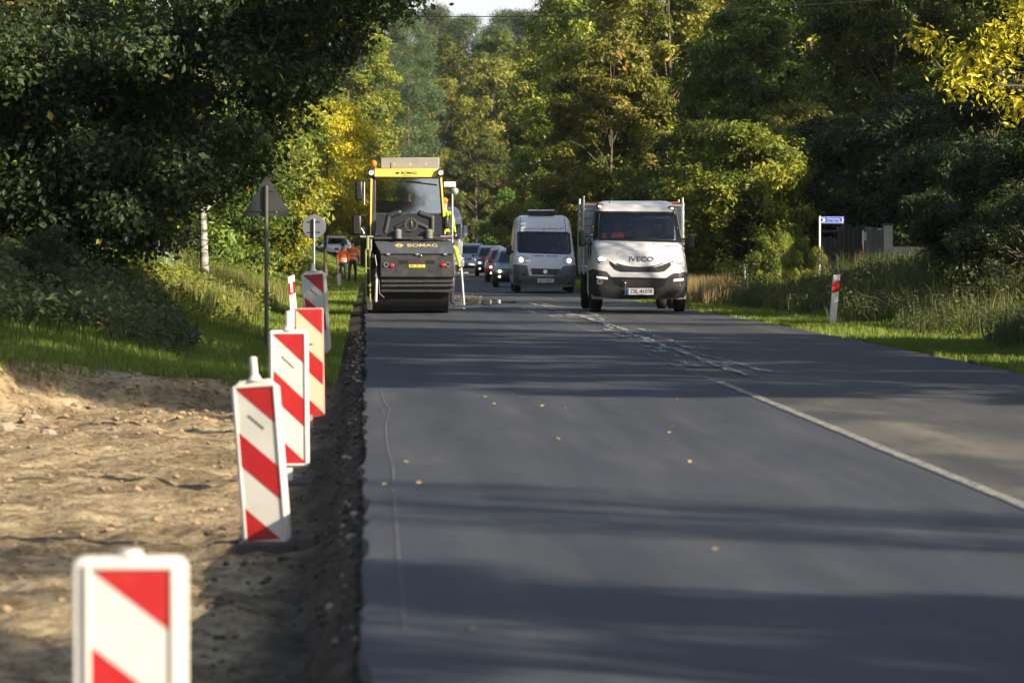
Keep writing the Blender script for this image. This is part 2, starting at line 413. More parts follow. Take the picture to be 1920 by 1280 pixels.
# cross-wise smears
def blot(seed, px, py, wx, wy, thr=.5):
    d = 1.45*7200/(py-447); xx = (px-685)/7200*d
    ys = np.arange(d-wy/2, d+wy/2, .12)
    prof = np.sqrt(np.clip(1-((ys-d)/(wy/2))**2, 0.02, 1))
    L = xx-wx/2*prof; Q = xx+wx/2*prof
    co = np.concatenate([np.stack([L, ys, RZ(ys)+.027], 1), np.stack([Q, ys, RZ(ys)+.027], 1)]); n = len(ys); i = np.arange(n-1)
    me = mesh_np('smear', co, np.stack([i, i+n, i+n+1, i+1], 1)); me.materials.append(worn('smear%d' % seed, (.28, .30, .32), thr+.015, (2.4, .3, 1), 3.0))
    return tag(link_mesh('tack_coat_smear', me), kind='structure')
blot(1, 1305, 685, .9, 2.4, .54); blot(2, 1250, 655, 1.2, 1.8, .56); blot(3, 1175, 622, 1.1, 2.2, .55); blot(4, 1075, 590, .9, 5, .53); blot(5, 1010, 578, 1.3, 6, .52)

# wet patch between roller and traffic
k = N('water'); p = k.n('ShaderNodeBsdfPrincipled', i_Roughness=.06); p.inputs['Base Color'].default_value = (.012, .012, .014, 1)
g = k.n('ShaderNodeNewGeometry').outputs['Position']; k.l(k.bump(k.noise(3, 3, .6, g), .25, .02), p.inputs['Normal']); k.l(p.outputs[0], k.out.inputs[0]); M_WATER = k.m
def puddle(cx, cy, rx, ry, seed):
    n = 40; rg = random.Random(seed); vs = []
    for i in range(n):
        t = 2*math.pi*i/n; r = 1+.22*math.sin(3*t+seed)+.12*math.sin(7*t+seed*2)+rg.uniform(-.05, .05)
        xx, yy = cx+rx*r*math.cos(t), cy+ry*r*math.sin(t); vs.append((xx, yy, float(RZ(yy))+.026))
    m = MB(); m.add(vs+[(cx, cy, float(RZ(cy))+.026)], [(i, (i+1) % n, n) for i in range(n)])
    tag(m.build('puddle', M_WATER), kind='structure')
puddle(3.05, 97, .62, 5.5, 1); puddle(2.35, 93, .4, 4, 2); puddle(1.9, 84, .35, 1.2, 3)
# ================================================================== vegetation
def leaf_mat(name, cols, trans=.35, rough=.55, hue_by_obj=True):
    """cols: 3 leaf colours picked leaf by leaf through the 'v' attribute"""
    k = N(name); a = k.n('ShaderNodeAttribute', attribute_name='v').outputs['Fac']
    c = k.ramp(a, [(0., cols[0]), (.5, cols[1]), (.93, cols[2]), (1., cols[3] if len(cols) > 3 else cols[2])])
    if hue_by_obj:
        oi = k.n('ShaderNodeObjectInfo').outputs['Random']
        hs = k.n('ShaderNodeHueSaturation'); k.l(k.math('ADD', k.math('MULTIPLY', oi, .05), .475), hs.inputs['Hue'])
        k.l(k.math('ADD', k.math('MULTIPLY', oi, .6), 1.2), hs.inputs['Value']); k.l(c, hs.inputs['Color']); c = hs.outputs[0]
    p = k.n('ShaderNodeBsdfPrincipled', i_Roughness=rough); p.inputs['Specular IOR Level'].default_value = .4; k.l(c, p.inputs['Base Color'])
    t = k.n('ShaderNodeBsdfTranslucent'); k.l(k.mix(.5, c, (.25, .32, .02)), t.inputs[0])
    mx = k.n('ShaderNodeMixShader'); mx.inputs[0].default_value = trans; k.l(p.outputs[0], mx.inputs[1]); k.l(t.outputs[0], mx.inputs[2])
    k.l(mx.outputs[0], k.out.inputs[0]); return k.m
L_GREEN = leaf_mat('leaf_green', [(.020, .040, .006), (.055, .085, .012), (.125, .148, .022), (.30, .20, .02)])
L_SHADED = leaf_mat('leaf_shaded', [(.007, .014, .004), (.013, .024, .006), (.026, .038, .009), (.22, .17, .015)], .22)  # shade on the dark trees is put into this leaf colour
L_OLIVE = leaf_mat('leaf_olive', [(.040, .055, .008), (.12, .135, .018), (.25, .235, .04), (.34, .17, .03)])
L_BRIGHT = leaf_mat('leaf_bright', [(.05, .080, .010), (.12, .155, .018), (.22, .235, .03), (.45, .36, .03)])
L_YELLOW = leaf_mat('leaf_yellow', [(.30, .28, .015), (.55, .48, .025), (.72, .60, .04), (.70, .40, .03)], .4, .55, False)
L_PINE = leaf_mat('pine_needles', [(.018, .032, .012), (.032, .052, .018), (.055, .075, .026)], .15)
M_BARK = mat('bark', (.09, .07, .05), .95, var=.5, scale=5, bump=.8)
M_BIRCH = N('birch_bark')
_k = M_BIRCH; _p = _k.n('ShaderNodeBsdfPrincipled', i_Roughness=.8); _tc = _k.n('ShaderNodeTexCoord').outputs['Object']
_mp = _k.n('ShaderNodeMapping'); _mp.inputs['Scale'].default_value = (2, 2, 9); _k.l(_tc, _mp.inputs[0])
_k.l(_k.ramp(_k.noise(1.6, 5, .7, _mp.outputs[0]), [(.42, (.03, .027, .025)), (.52, (.34, .33, .31))]), _p.inputs['Base Color']); _k.l(_p.outputs[0], _k.out.inputs[0]); M_BIRCH = _k.m
M_PINEBARK = mat('pine_bark', (.30, .13, .07), .9, var=.4, scale=4, bump=.6)

def leaves_mesh(name, P, Nn, size, rng, m, slim=.5, vbias=None):
    n = len(P)
    s = size*np.clip(rng.lognormal(-.12, .34, (n, 1)), .4, 1.7)
    Nn = Nn/np.linalg.norm(Nn, axis=1, keepdims=True)
    r = rng.normal(size=(n, 3)); T = r-(r*Nn).sum(1, keepdims=True)*Nn; T /= np.linalg.norm(T, axis=1, keepdims=True)
    B = np.cross(Nn, T)
    co = np.stack([P-T*s, P+B*s*slim+Nn*s*.12, P+T*s-Nn*s*.15, P-B*s*slim+Nn*s*.12], 1).reshape(-1, 3)
    me = mesh_np(name, co, np.arange(n*4).reshape(n, 4), False)
    v = rng.uniform(0, 1, n) if vbias is None else np.clip(rng.uniform(-.3, .3, n)+vbias, 0, 1)
    hot = rng.uniform(0, 1, n) < .012
    v = np.where(hot, 1., v*.93)
    set_attr(me, 'v', np.repeat(v, 4)); me.materials.append(m); return me

def lobes_leaves(lobes, n, rng, twig=.22, per=9, droop=.25):
    """lobes: array (k,6) centre+radii. leaves gathered on twigs spread through the shells of the lobes"""
    lobes = np.asarray(lobes, float); wgt = (lobes[:, 3]*lobes[:, 5]); wgt = wgt/wgt.sum()
    nt_ = n//per; idx = rng.choice(len(lobes), nt_, p=wgt)
    d = rng.normal(size=(nt_, 3)); d /= np.linalg.norm(d, axis=1, keepdims=True)
    rad = np.clip(rng.normal(.9, .13, nt_), .35, 1.2)[:, None]
    tw = lobes[idx, :3]+d*lobes[idx, 3:6]*rad
    tn = d*1.0+np.array([0, 0, .4])
    tv = np.clip(.5+.25*rng.normal(size=len(lobes)), 0.1, .9)[idx]
    P = np.repeat(tw, per, 0)+rng.normal(size=(nt_*per, 3))*twig*np.array([1, 1, .6])
    P[:, 2] -= droop*rng.uniform(0, 1, nt_*per)*twig*2
    Nn = np.repeat(tn, per, 0)+rng.normal(size=(nt_*per, 3))*.5
    return P, Nn, np.repeat(tv, per)

def trunk_mesh(name, H, r0, lobes, rng, m, lean=(0, 0), nl=26, fork=.25):
    b = MB(); pts = []; k = 9
    for i in range(k):
        t = i/(k-1); pts.append(Vector((lean[0]*t+.12*math.sin(t*5+r0*9)*t, lean[1]*t+.1*math.cos(t*6)*t, H*.93*t)))
    rs = [r0*(1.25 if i == 0 else 1)*(1-.88*i/(k-1)) for i in range(k)]
    b.tube(pts, rs, 10)
    L = np.asarray(lobes); sel = rng.choice(len(L), min(nl, len(L)), replace=False)
    for j in sel:
        c = Vector(L[j, :3]); t = max(.08, min(.9, (c.z/H)*.75)); q = t*(k-1); i0 = int(q)
        s = pts[i0].lerp(pts[min(i0+1, k-1)], q-i0); rr = max(.02, r0*(1-.9*t)*.5)
        mid = s.lerp(c, .5)+Vector((0, 0, .12*(c-s).length)); c = mid.lerp(c, .75); b.tube([s, mid, c], [rr, rr*.6, rr*.2], 6)
        for _ in range(3):
            e = c+Vector(tuple(rng.normal(size=3)*L[j, 3]*.4)); b.cyl(c, e, rr*.22, rr*.06, 5)
    return b.mesh(name, m, 60)

def crown_lobes(rng, H, Rr, base, nl, lr=(.8, 1.5), top=.55, egg=1.0, flat=.75):
    out = []
    while len(out) < nl:
        t = rng.uniform(0, 1); z = base+(H-base)*t
        prof = math.sin(math.pi*min(1, (t*.80+.17)))**.65*egg
        a = rng.uniform(0, 2*math.pi); q = rng.uniform(.35, 1)**.5
        r = Rr*prof*q; l = rng.uniform(*lr)*(1-.3*t)
        out.append((r*math.cos(a), r*math.sin(a), z, l, l, l*flat))
    return np.array(out)

PROTO = {}
def proto(key, seed, H, Rr, base, nl, n, leaf, lm, bark=None, r0=.2, lr=(.8, 1.5), slim=.5, twig=.22, per=9, egg=1., lobes=None, nlimb=26, lean=(0, 0), droop=.25):
    rng = np.random.default_rng(seed)
    lb = crown_lobes(rng, H, Rr, base, nl, lr, egg=egg) if lobes is None else np.asarray(lobes, float)
    P, Nn, tv = lobes_leaves(lb, n, rng, twig, per, droop)
    ok = P[:, 2] > .05
    P, Nn, tv = P[ok], Nn[ok], tv[ok]
    PROTO[key] = (leaves_mesh('crown_'+key, P, Nn, leaf, rng, lm, slim, tv), trunk_mesh('trunk_'+key, H, r0, lb, rng, bark or M_BARK, lean, nlimb))
def plant(key, x, y, label, cat, name='tree', group=None, s=1., rz=None, z=None, lm=None, sz=None, tilt=None):
    rz = random.uniform(0, 6.28) if rz is None else rz
    t = thing(name, label, cat, (x, y, gz(x, y)-.05 if z is None else z), rz, group)
    t.scale = (s, s, sz or s)
    if tilt: t.rotation_euler = (tilt[0], tilt[1], rz)
    cr = link_mesh('crown', PROTO[key][0], t)
    if lm:
        cr.material_slots[0].link = 'OBJECT'; cr.material_slots[0].material = lm
    link_mesh('trunk', PROTO[key][1], t); return t

random.seed(4)
proto('broadleaf', 11, 15, 4.1, 1.0, 190, 64000, .12, L_GREEN, r0=.22, lr=(.4, 1.0), twig=.17, per=10)
proto('broadleaf_open', 12, 16, 4.4, .8, 180, 60000, .125, L_OLIVE, r0=.20, lr=(.38, .95), nlimb=16, twig=.17, per=10)
proto('broadleaf_tall', 13, 19, 4.0, 1.2, 200, 62000, .13, L_GREEN, r0=.24, lr=(.4, 1.05), twig=.18, per=10)
proto('maple', 14, 12, 3.4, .5, 150, 50000, .115, L_BRIGHT, r0=.16, lr=(.32, .8), twig=.16, per=10)
proto('shrub', 15, 4.2, 2.0, .1, 80, 32000, .07, L_GREEN, r0=.06, lr=(.22, .6), twig=.12)
proto('shrub_small', 16, 2.0, 1.2, .05, 30, 15000, .042, L_OLIVE, r0=.03, lr=(.22, .45), twig=.09)
proto('birch', 17, 13, 2.5, 2.2, 60, 42000, .05, L_OLIVE, bark=M_BIRCH, r0=.085, lr=(.4, .9), per=12, twig=.26, droop=1.2)
proto('pine', 18, 22, 3.0, 6, 84, 62000, .17, L_PINE, bark=M_PINEBARK, r0=.2, lr=(.7, 1.3), slim=.13, twig=.30, per=12, nlimb=10)
proto('yellow', 19, 8, 2.7, 2.4, 44, 30000, .075, L_YELLOW, r0=.09, lr=(.45, .9), nlimb=14)
ORD = 'first second third fourth fifth sixth seventh eighth ninth tenth eleventh twelfth thirteenth fourteenth fifteenth sixteenth seventeenth eighteenth'.split()
# ---- far end closing the road, pines behind
def rnd(a, b): return random.uniform(a, b)
i = 0
GF = 'tall trees closing the far end of the road'
for i_, (x, y, s, kk) in enumerate([(2.5, 455, 1.30, 'broadleaf_tall'), (9.5, 470, 1.34, 'broadleaf_tall'), (16, 462, 1.34, 'broadleaf_tall'), (23, 450, 1.4, 'broadleaf_tall'), (-5, 440, 1.4, 'broadleaf_tall'), (29, 430, 1.4, 'broadleaf')]):
    plant(kk, x, y, 'tall hazy tree closing the far end of the road, '+['third', 'fourth', 'fifth', 'sixth', 'second', 'last'][i_]+' of its row', 'tree', 'broadleaf_tree', GF, s)
GP = 'pines rising over the far end of the road'
for i_, (x, y, s) in enumerate([(4.6, 405, 1.1), (13, 500, 1.34), (17, 505, 1.30), (21, 498, 1.36), (9, 510, 1.42), (2.2, 390, 1.08), (-1.5, 370, 1.0), (25, 490, 1.4), (11.2, 515, 1.36), (19, 512, 1.4)]):
    plant('pine', x, y, 'tall pine rising over the far end of the road, pine '+ORD[i_]+' of the stand', 'tree', 'pine_tree', GP, s)
GE = 'bushy undergrowth trees at the far end'
for j in range(16):
    plant('maple', -9+j*2.6, 415+7*math.sin(j*2.1), 'bushy young tree at the far end of the road, '+ORD[j]+' from the left', 'tree', 'broadleaf_tree', GE, 1.0+.2*math.sin(j*1.7), lm=(L_OLIVE, L_BRIGHT, L_GREEN)[j % 3])
GM = 'sunlit tall trees of the far wood edge'
for j in range(8):
    plant(['broadleaf_open', 'broadleaf', 'broadleaf_tall'][j % 3], -6+j*5.0, 430+5*math.sin(j*2.7), 'sunlit tall tree of the far wood edge, '+ORD[j]+' from the left', 'tree', 'broadleaf_tree', GM, 1.25+.12*math.sin(j*1.9), lm=L_OLIVE)
# ---- right side wall of trees (beyond the side track at 85-115 m they line the road)
GR = 'olive green trees lining the right side of the road'
rows = [(171, 10.9, .88, 'maple', L_OLIVE), (175, 13.8, .95, 'broadleaf_open', L_OLIVE), (179.5, 16.7, 1.0, 'broadleaf', L_OLIVE), (184, 19.6, 1.05, 'broadleaf_open', None),
        (196, 12.0, 1.05, 'broadleaf', L_OLIVE), (222, 12.9, 1.05, 'broadleaf_open', None), (252, 14.0, 1.1, 'broadleaf', L_OLIVE), (290, 15.8, 1.15, 'broadleaf_tall', L_OLIVE), (330, 18.2, 1.15, 'broadleaf_open', None)]
for i_, (y, x, s, kk, lm) in enumerate(rows):
    plant(kk, x, y, 'sunlit olive green roadside tree on the right, '+ORD[i_]+' in line beyond the truck', 'tree', 'broadleaf_tree', GR, s, lm=lm)
GR2 = 'trees in the second row on the right'
for i_, (y, x, s, kk, lm) in enumerate([(103, 21.5, .85, 'broadleaf', L_SHADED), (115.5, 23.5, .9, 'broadleaf_open', L_GREEN), (124, 24, .95, 'broadleaf', L_SHADED), (130, 17.9, .8, 'broadleaf', L_GREEN), (134, 20.8, .88, 'broadleaf_open', L_GREEN), (138.5, 23.7, .95, 'broadleaf', L_GREEN), (150, 14.9, .85, 'maple', L_GREEN), (154, 17.8, .92, 'broadleaf_open', L_GREEN), (158.5, 20.7, 1.0, 'broadleaf', L_GREEN), (140, 26.5, 1.05, 'broadleaf_tall', L_SHADED)]):
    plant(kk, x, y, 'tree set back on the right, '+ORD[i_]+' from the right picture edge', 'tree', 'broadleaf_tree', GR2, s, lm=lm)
# ---- nearer right: dark wood from the bank to the side track
GN = 'dark trees above the bank on the right'
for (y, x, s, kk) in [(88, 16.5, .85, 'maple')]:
    plant(kk, x, y, 'dark shaded tree above the overgrown bank on the right', 'tree', 'broadleaf_tree', GN, s, lm=L_SHADED)
# wood running on towards the camera, outside the frame: it throws the bands of shade on the road
GO = 'roadside trees on the right nearer than the picture'
for (y, x, s, kk) in SHADERS:
    plant(kk, x, y, 'unseen roadside tree on the right casting shade', 'tree', 'broadleaf_tree', GO, s, sz=1.05 if kk == 'birch' else None)
# ---- left side
GL = 'trees lining the left side of the road'
for LI, (y, x, s, kk, lm, lab) in enumerate([
        (330, -1.5, 1.15, 'broadleaf_tall', L_BRIGHT, 0), (300, -3.8, 1.1, 'maple', L_BRIGHT, 0), (268, -4.6, 1.1, 'maple', L_BRIGHT, 0), (238, -5.0, 1.05, 'maple', L_BRIGHT, 0), (210, -5.4, 1.0, 'maple', L_GREEN, 0),
        (188, -6.2, .95, 'broadleaf', L_BRIGHT, 0), (168, -5.3, .9, 'maple', None, 0), (150, -5.6, .9, 'broadleaf_open', L_BRIGHT, 0), (134, -5.8, .8, 'maple', L_GREEN, 0),
        (350, -7.5, 1.2, 'broadleaf_tall', None, 0), (300, -9, 1.2, 'broadleaf', None, 0), (250, -10, 1.2, 'broadleaf_tall', None, 0), (215, -10.5, 1.1, 'broadleaf', None, 0), (180, -11, 1.1, 'broadleaf', None, 0), (155, -11.5, 1.1, 'broadleaf_tall', None, 0)]):
    plant(kk, x, y, 'light green tree on the left of the road, %s beyond the round sign' % ORD[8-LI] if x > -7 else 'tree in the second row on the left, %s from the far end' % ORD[LI-9], 'tree', 'broadleaf_tree', GL if x > -7 else 'trees in the second row on the left', s, lm=lm)
# yellow autumn trees by the workers
t = plant('yellow', -1.9, 184, 'bright yellow autumn tree behind the roller and the two workers', 'tree', 'yellow_tree', None, 1.05)
t = plant('yellow', -3.1, 140, 'small yellow leaved tree right of the round sign', 'tree', 'yellow_tree', None, .5)
t = plant('shrub', -5.0, 146, 'olive brown shrub left of the yellow trees', 'shrub', 'shrub', None, 1.5, lm=L_OLIVE)
GS = 'shrubs along the top of the left verge'
for i_, (px, y, s, lm) in enumerate([(585, 118, 1.15, L_BRIGHT), (545, 108, 1.1, L_GREEN), (500, 100, 1.05, L_GREEN), (455, 94, 1.1, L_GREEN), (410, 90, 1.1, L_SHADED), (360, 86, 1.1, L_SHADED), (300, 88, 1.1, L_SHADED), (240, 84, 1.1, L_SHADED), (170, 82, 1.1, L_SHADED), (100, 80, 1.1, L_SHADED), (30, 78, 1.2, L_SHADED), (-40, 75, 1.2, L_SHADED)]):
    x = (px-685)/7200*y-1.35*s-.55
    plant('shrub', x, y, ('leafy green shrub on top of the left verge, ' if lm is not L_SHADED else 'dark shrub in the shade on the left bank, ')+ORD[i_]+' leftwards from the round sign', 'shrub', 'shrub', GS if lm is not L_SHADED else 'dark shrubs on the left bank', s, lm=lm)
GD = 'dark trees behind the left bank'
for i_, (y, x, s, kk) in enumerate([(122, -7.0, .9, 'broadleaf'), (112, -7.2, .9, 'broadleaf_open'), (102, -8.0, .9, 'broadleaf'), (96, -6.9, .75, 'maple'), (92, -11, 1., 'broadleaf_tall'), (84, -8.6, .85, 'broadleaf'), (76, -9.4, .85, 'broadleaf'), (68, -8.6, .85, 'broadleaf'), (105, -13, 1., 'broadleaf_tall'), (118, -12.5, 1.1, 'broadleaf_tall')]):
    plant(kk, x, y, 'dark broadleaved tree behind the left bank, '+ORD[i_]+' from its far end', 'tree', 'broadleaf_tree', GD, s, lm=L_SHADED)
# near overhanging hazel-like tree on the left: its low edge climbs towards the road
rng = np.random.default_rng(5); lb = []
def lob(px0, py0, d, r): x, z = at(px0, py0, d); lb.append((x+6.2, d-54, z-.6, r, r*1.2, r*.75))
for _ in range(270):
    px = rng.uniform(-120, 815); lowest = np.interp(px, [-120, 200, 380, 470, 560, 640, 740, 815], [520, 500, 440, 340, 260, 150, 60, 10])
    py = lowest-rng.uniform(30, 60)-rng.uniform(0, 1)**1.0*430
    lob(px, py, 55+rng.uniform(-2.6, 2.6)+(1-px/815)*1.0, rng.uniform(.22, .48))
proto('overhang', 21, 7.5, 3, 1, 1, 130000, .05, L_SHADED, r0=.17, lobes=lb, twig=.16, per=8, slim=.62, nlimb=0, lean=(.3, 0))
tag(plant('overhang', -6.2, 54, 'dark broadleaved tree overhanging the left bank and reaching over the road', 'tree', 'broadleaf_tree', None, 1., rz=0, z=.6))
# birches behind the fence
GB = 'birches with white trunks behind the left bank'
plant('birch', at(385, 0, 82)[0], 82, 'birch with a white trunk right of the wire fence', 'tree', 'birch_tree', None, 1., lm=L_GREEN, tilt=(.02, -.07))
plant('birch', at(296, 0, 88)[0], 88, 'thin birch beside the left end of the wire fence', 'tree', 'birch_tree', None, .85, lm=L_SHADED)
# yellow branch top right
rng = np.random.default_rng(9); lb = []
for _ in range(60):
    px = rng.uniform(1755, 2120); py = rng.uniform(-260, np.interp(px, [1755, 1850, 2120], [120, 240, 260]))
    x, z = at(px, py, 61); lb.append((x-13.2, rng.uniform(-1.3, 1.3), z-.5, .30, .4, .17))
proto('yellow_branches', 33, 7.5, 2, 1, 1, 6200, .062, L_YELLOW, r0=.14, lobes=lb, twig=.14, per=6, slim=.42, nlimb=50, droop=.6)
plant('yellow_branches', 13.2, 61, 'yellow leaved tree reaching into the top right of the picture', 'tree', 'yellow_tree', None, 1., rz=0, z=.5)
for i_, (x, y, s) in enumerate([(-4.1, 50.5, .42), (-4.6, 55, .40), (-5.2, 60, .5), (-3.9, 47.5, .30), (-5.0, 66, .45), (-3.7, 68, .25)]):
    plant('shrub_small', x, y, 'low dark bramble on the left bank, '+ORD[i_]+' of the patch', 'shrub', 'shrub', 'low brambles on the left bank', s, lm=L_SHADED if i_ < 5 else L_OLIVE)
# bank shrubs on the right
GQ = 'dark shrubs on the overgrown right bank'
for i_, (x, y, s, kk) in enumerate([(12.3, 66, .62, 'shrub'), (13.4, 72, .8, 'shrub'), (12.2, 75, .6, 'shrub'), (14.6, 79, .8, 'shrub'), (13.0, 83, .66, 'shrub'), (11.6, 70, .8, 'shrub_small'), (10.9, 63, .9, 'shrub_small'), (15.8, 73, 1.2, 'shrub'), (17, 82, 1.3, 'shrub')]):
    plant(kk, x, y, 'dark shrub on the overgrown bank at the right edge, '+ORD[i_]+' of the patch', 'shrub', 'shrub', GQ, s, lm=L_SHADED)
GY = 'bright leafy bushes beside the side track on the right'
for (px, y, s, kk, lm) in [(1470, 97, .42, 'shrub_small', L_BRIGHT), (1505, 95, .36, 'shrub_small', L_OLIVE), (1435, 100, .40, 'shrub_small', L_BRIGHT), (1535, 99, .26, 'shrub_small', L_OLIVE)]:
    plant(kk, at(px, 0, y)[0], y, {1470: 'bright green bush in front of the utility cabinets', 1505: 'bright green bush between the cabinets and the blue sign', 1435: 'bright green bush between the thin grey post and the cabinets', 1535: 'low olive bush at the foot of the blue street sign'}[px], 'shrub', 'shrub', GY, s, lm=lm, sz=s*1.7)
GW = 'green bushes behind the parked traffic on the right'
for i_, (px, y, s, lm) in enumerate([(1330, 121, 1.15, L_OLIVE), (1375, 118, 1.1, L_BRIGHT), (1420, 121, 1.05, L_OLIVE), (1465, 124, 1.2, L_OLIVE), (1300, 128, 1.2, L_GREEN), (1255, 150, 1.2, L_GREEN), (1130, 172, 1.2, L_OLIVE), (1060, 190, 1.2, L_GREEN), (990, 230, 1.3, L_OLIVE), (950, 270, 1.3, L_GREEN), (1540, 122, 1.1, L_SHADED), (1600, 120, 1.1, L_SHADED), (1660, 118, 1.2, L_SHADED), (1720, 123, 1.3, L_SHADED), (1830, 112, 1.3, L_SHADED)]):
    plant('shrub', at(px, 0, y)[0]+.5, y, 'sunlit bush under the right hand trees, '+ORD[i_]+' from the truck' if lm is not L_SHADED else 'dark bush behind the board fence, '+ORD[i_-10]+' from the left', 'shrub', 'shrub', GW if lm is not L_SHADED else 'dark bushes behind the board fence', s, lm=lm)
# ================================================================== grass and weeds
def blades(name, n, xr, yr, h, wdt, col, seed, mask=None, lean=.35, kind='grass', tuft=None, zoff=0, fall=1.0):
    rng = np.random.default_rng(seed)
    y = yr[0]+(yr[1]-yr[0])*rng.uniform(0, 1, n)**fall
    u = rng.uniform(xr[0], xr[1], n)
    if tuft:
        k = max(1, n//tuft); cu = rng.uniform(xr[0], xr[1], k); cy = yr[0]+(yr[1]-yr[0])*rng.uniform(0, 1, k)**fall
        idx = rng.integers(0, k, n); u = cu[idx]+rng.normal(0, .07, n); y = cy[idx]+rng.normal(0, .12, n)
    x = u+XC(y)
    if mask is not None:
        ok = mask(u, y); x, y, u = x[ok], y[ok], u[ok]
    n = len(x); z = ground_z(x, y)-.01+zoff
    hh = rng.uniform(h[0], h[1], n)*(.6+.8*fbm(x*.8, y*.4, 3, seed)); ww = wdt*rng.uniform(.6, 1.4, n)
    a = rng.uniform(0, 2*np.pi, n); d = np.stack([np.cos(a), np.sin(a)], 1); la = rng.uniform(0, 2*np.pi, n); le = hh*np.abs(rng.normal(0, lean, n))
    L = np.stack([np.cos(la)*le, np.sin(la)*le], 1); base = np.stack([x, y], 1)
    def P(o, zz): return np.concatenate([base+o, (z+zz)[:, None]], 1)
    co = np.stack([P(-d*ww[:, None], 0*hh), P(d*ww[:, None], 0*hh), P(d*ww[:, None]*.7+L*.35, hh*.55), P(-d*ww[:, None]*.7+L*.35, hh*.55), P(L, hh*(1-.25*np.minimum(1, le/hh)))], 1).reshape(-1, 3)
    i = np.arange(n)*5; F = np.concatenate([np.stack([i, i+1, i+2, i+3], 1), np.stack([i+3, i+2, i+4, i+4], 1)])
    me = bpy.data.meshes.new(name); q = np.stack([i, i+1, i+2, i+3], 1); t = np.stack([i+3, i+2, i+4], 1)
    me.vertices.add(len(co)); me.vertices.foreach_set('co', co.astype(np.float32).ravel())
    me.loops.add(q.size+t.size); me.loops.foreach_set('vertex_index', np.concatenate([q.ravel(), t.ravel()]).astype(np.int32))
    me.polygons.add(2*n); me.polygons.foreach_set('loop_start', np.concatenate([np.arange(n)*4, q.size+np.arange(n)*3]).astype(np.int32)); me.update(calc_edges=True)
    v = np.clip(.15+.75*fbm(x*.5, y*.25, 3, seed+3)+rng.uniform(-.25, .25, n), 0, .93); set_attr(me, 'v', np.repeat(v, 5)); me.materials.append(col)
    return tag(link_mesh(name, me), kind='stuff')
G_LAWN = leaf_mat('lawn_blades', [(.075, .12, .012), (.13, .19, .022), (.21, .25, .04), (.30, .25, .10)], .35, .5, False)
G_LONG = leaf_mat('long_grass_blades', [(.07, .10, .015), (.17, .18, .045), (.32, .27, .11), (.35, .28, .13)], .3, .6, False)
G_DRY = leaf_mat('dry_grass_blades', [(.15, .10, .045), (.27, .19, .085), (.38, .28, .13), (.42, .32, .15)], .3, .6, False)
G_WEED = leaf_mat('weed_leaves', [(.020, .034, .008), (.042, .058, .013), (.085, .085, .026), (.16, .10, .04)], .25, .6, False)
nd = lambda u, y: (y > 41.4-.6*sstep(1.0, 2.6, -u)-1.5*sstep(2.6, 4.2, -u)+.8*(fbm(u*3, y*2, 2, 5)-.5))
blades('short_grass', 120000, (-4.6, -.30), (39, 110), (.05, .13), .006, G_LAWN, 1, nd, fall=1.3)
blades('short_grass', 42000, (-4.6, -.25), (105, 260), (.08, .20), .012, G_LAWN, 2)
blades('long_grass', 26000, (-7.0, -1.9), (57, 100), (.18, .5), .007, G_LONG, 3, lambda u, y: fbm(u*1.3, y*.4, 3, 6) > .46, tuft=26)
blades('weedy_bank_growth', 9000, (-6.5, -1.9), (45, 62), (.12, .5), .011, G_WEED, 4, lambda u, y: u < -1.8-.07*(y-45)-.8*fbm(y*.6, y*0, 2, 9), .6, tuft=18)
blades('short_grass', 100000, (7.06, 9.6), (38, 120), (.05, .13), .006, G_LAWN, 5, fall=1.2, mask=lambda u, y: fbm(u*2, y*1.2, 3, 12) > .30+.35*(1-sstep(0, .35, u-7)))
blades('short_grass', 20000, (7.1, 9.6), (120, 300), (.08, .2), .012, G_LAWN, 6)
blades('weedy_bank_growth', 34000, (8.5, 15), (46, 100), (.15, .6), .008, G_WEED, 7, lambda u, y: u > 8.7+.35*np.sin(y*.7), .6, tuft=20)
blades('long_grass', 3500, (8.6, 15), (50, 100), (.3, .75), .005, G_LONG, 8, lambda u, y: (fbm(u*.9, y*.5, 3, 16) > .5) & (u > 9), tuft=16)
blades('dry_grass', 9000, (8.4, 9.5), (95, 113), (.25, .7), .007, G_DRY, 9, None, .18)
blades('dry_grass', 500, (9.0, 9.8), (84, 90), (.2, .5), .005, G_DRY, 10, None, .5)
# broad-leaved ground cover on both banks
def cover(name, n, xr, yr, size, hgt, lm, seed, mask=None):
    rng = np.random.default_rng(seed); y = rng.uniform(*yr, n); u = rng.uniform(*xr, n); x = u+XC(y)
    if mask is not None: ok = mask(u, y); x, y, u = x[ok], y[ok], u[ok]
    top = hgt*(.10+2.3*fbm(x*.9, y*.5, 3, seed)**2.2)*(sstep(0, 1.5, -u-1.45)*(1-sstep(57, 62, y)*.7) if xr[0] < 0 and seed == 50 else 1)
    z = ground_z(x, y)+top*rng.uniform(.1, 1, len(x))**.6
    Nn = np.stack([rng.normal(0, .5, len(x))+.1, rng.normal(-.35, .5, len(x)), np.full(len(x), .9)], 1)
    me = leaves_mesh(name, np.stack([x, y, z], 1), Nn, size, rng, lm, .55, np.clip(.9*fbm(x*.8, y*.5, 3, seed+1)+.05, 0, 1)); return tag(link_mesh(name, me), kind='stuff')
cover('leafy_ground_cover', 27000, (-7.5, -1.5), (44.5, 60), .046, .62, G_WEED, 50, lambda u, y: u < -1.7-.085*(y-45)-.9*fbm(y*.5, y*0, 2, 9))
cover('leafy_ground_cover', 12000, (-9, -3), (70, 105), .04, .4, L_GREEN, 51)
cover('sunlit_leafy_weeds', 22000, (-7, -1.9), (56, 82), .036, .5, L_BRIGHT, 53, lambda u, y: fbm(u*1.2, y*.7, 3, 33) > .47)  # lighter leaf colour paints the sunlit swath on the bank
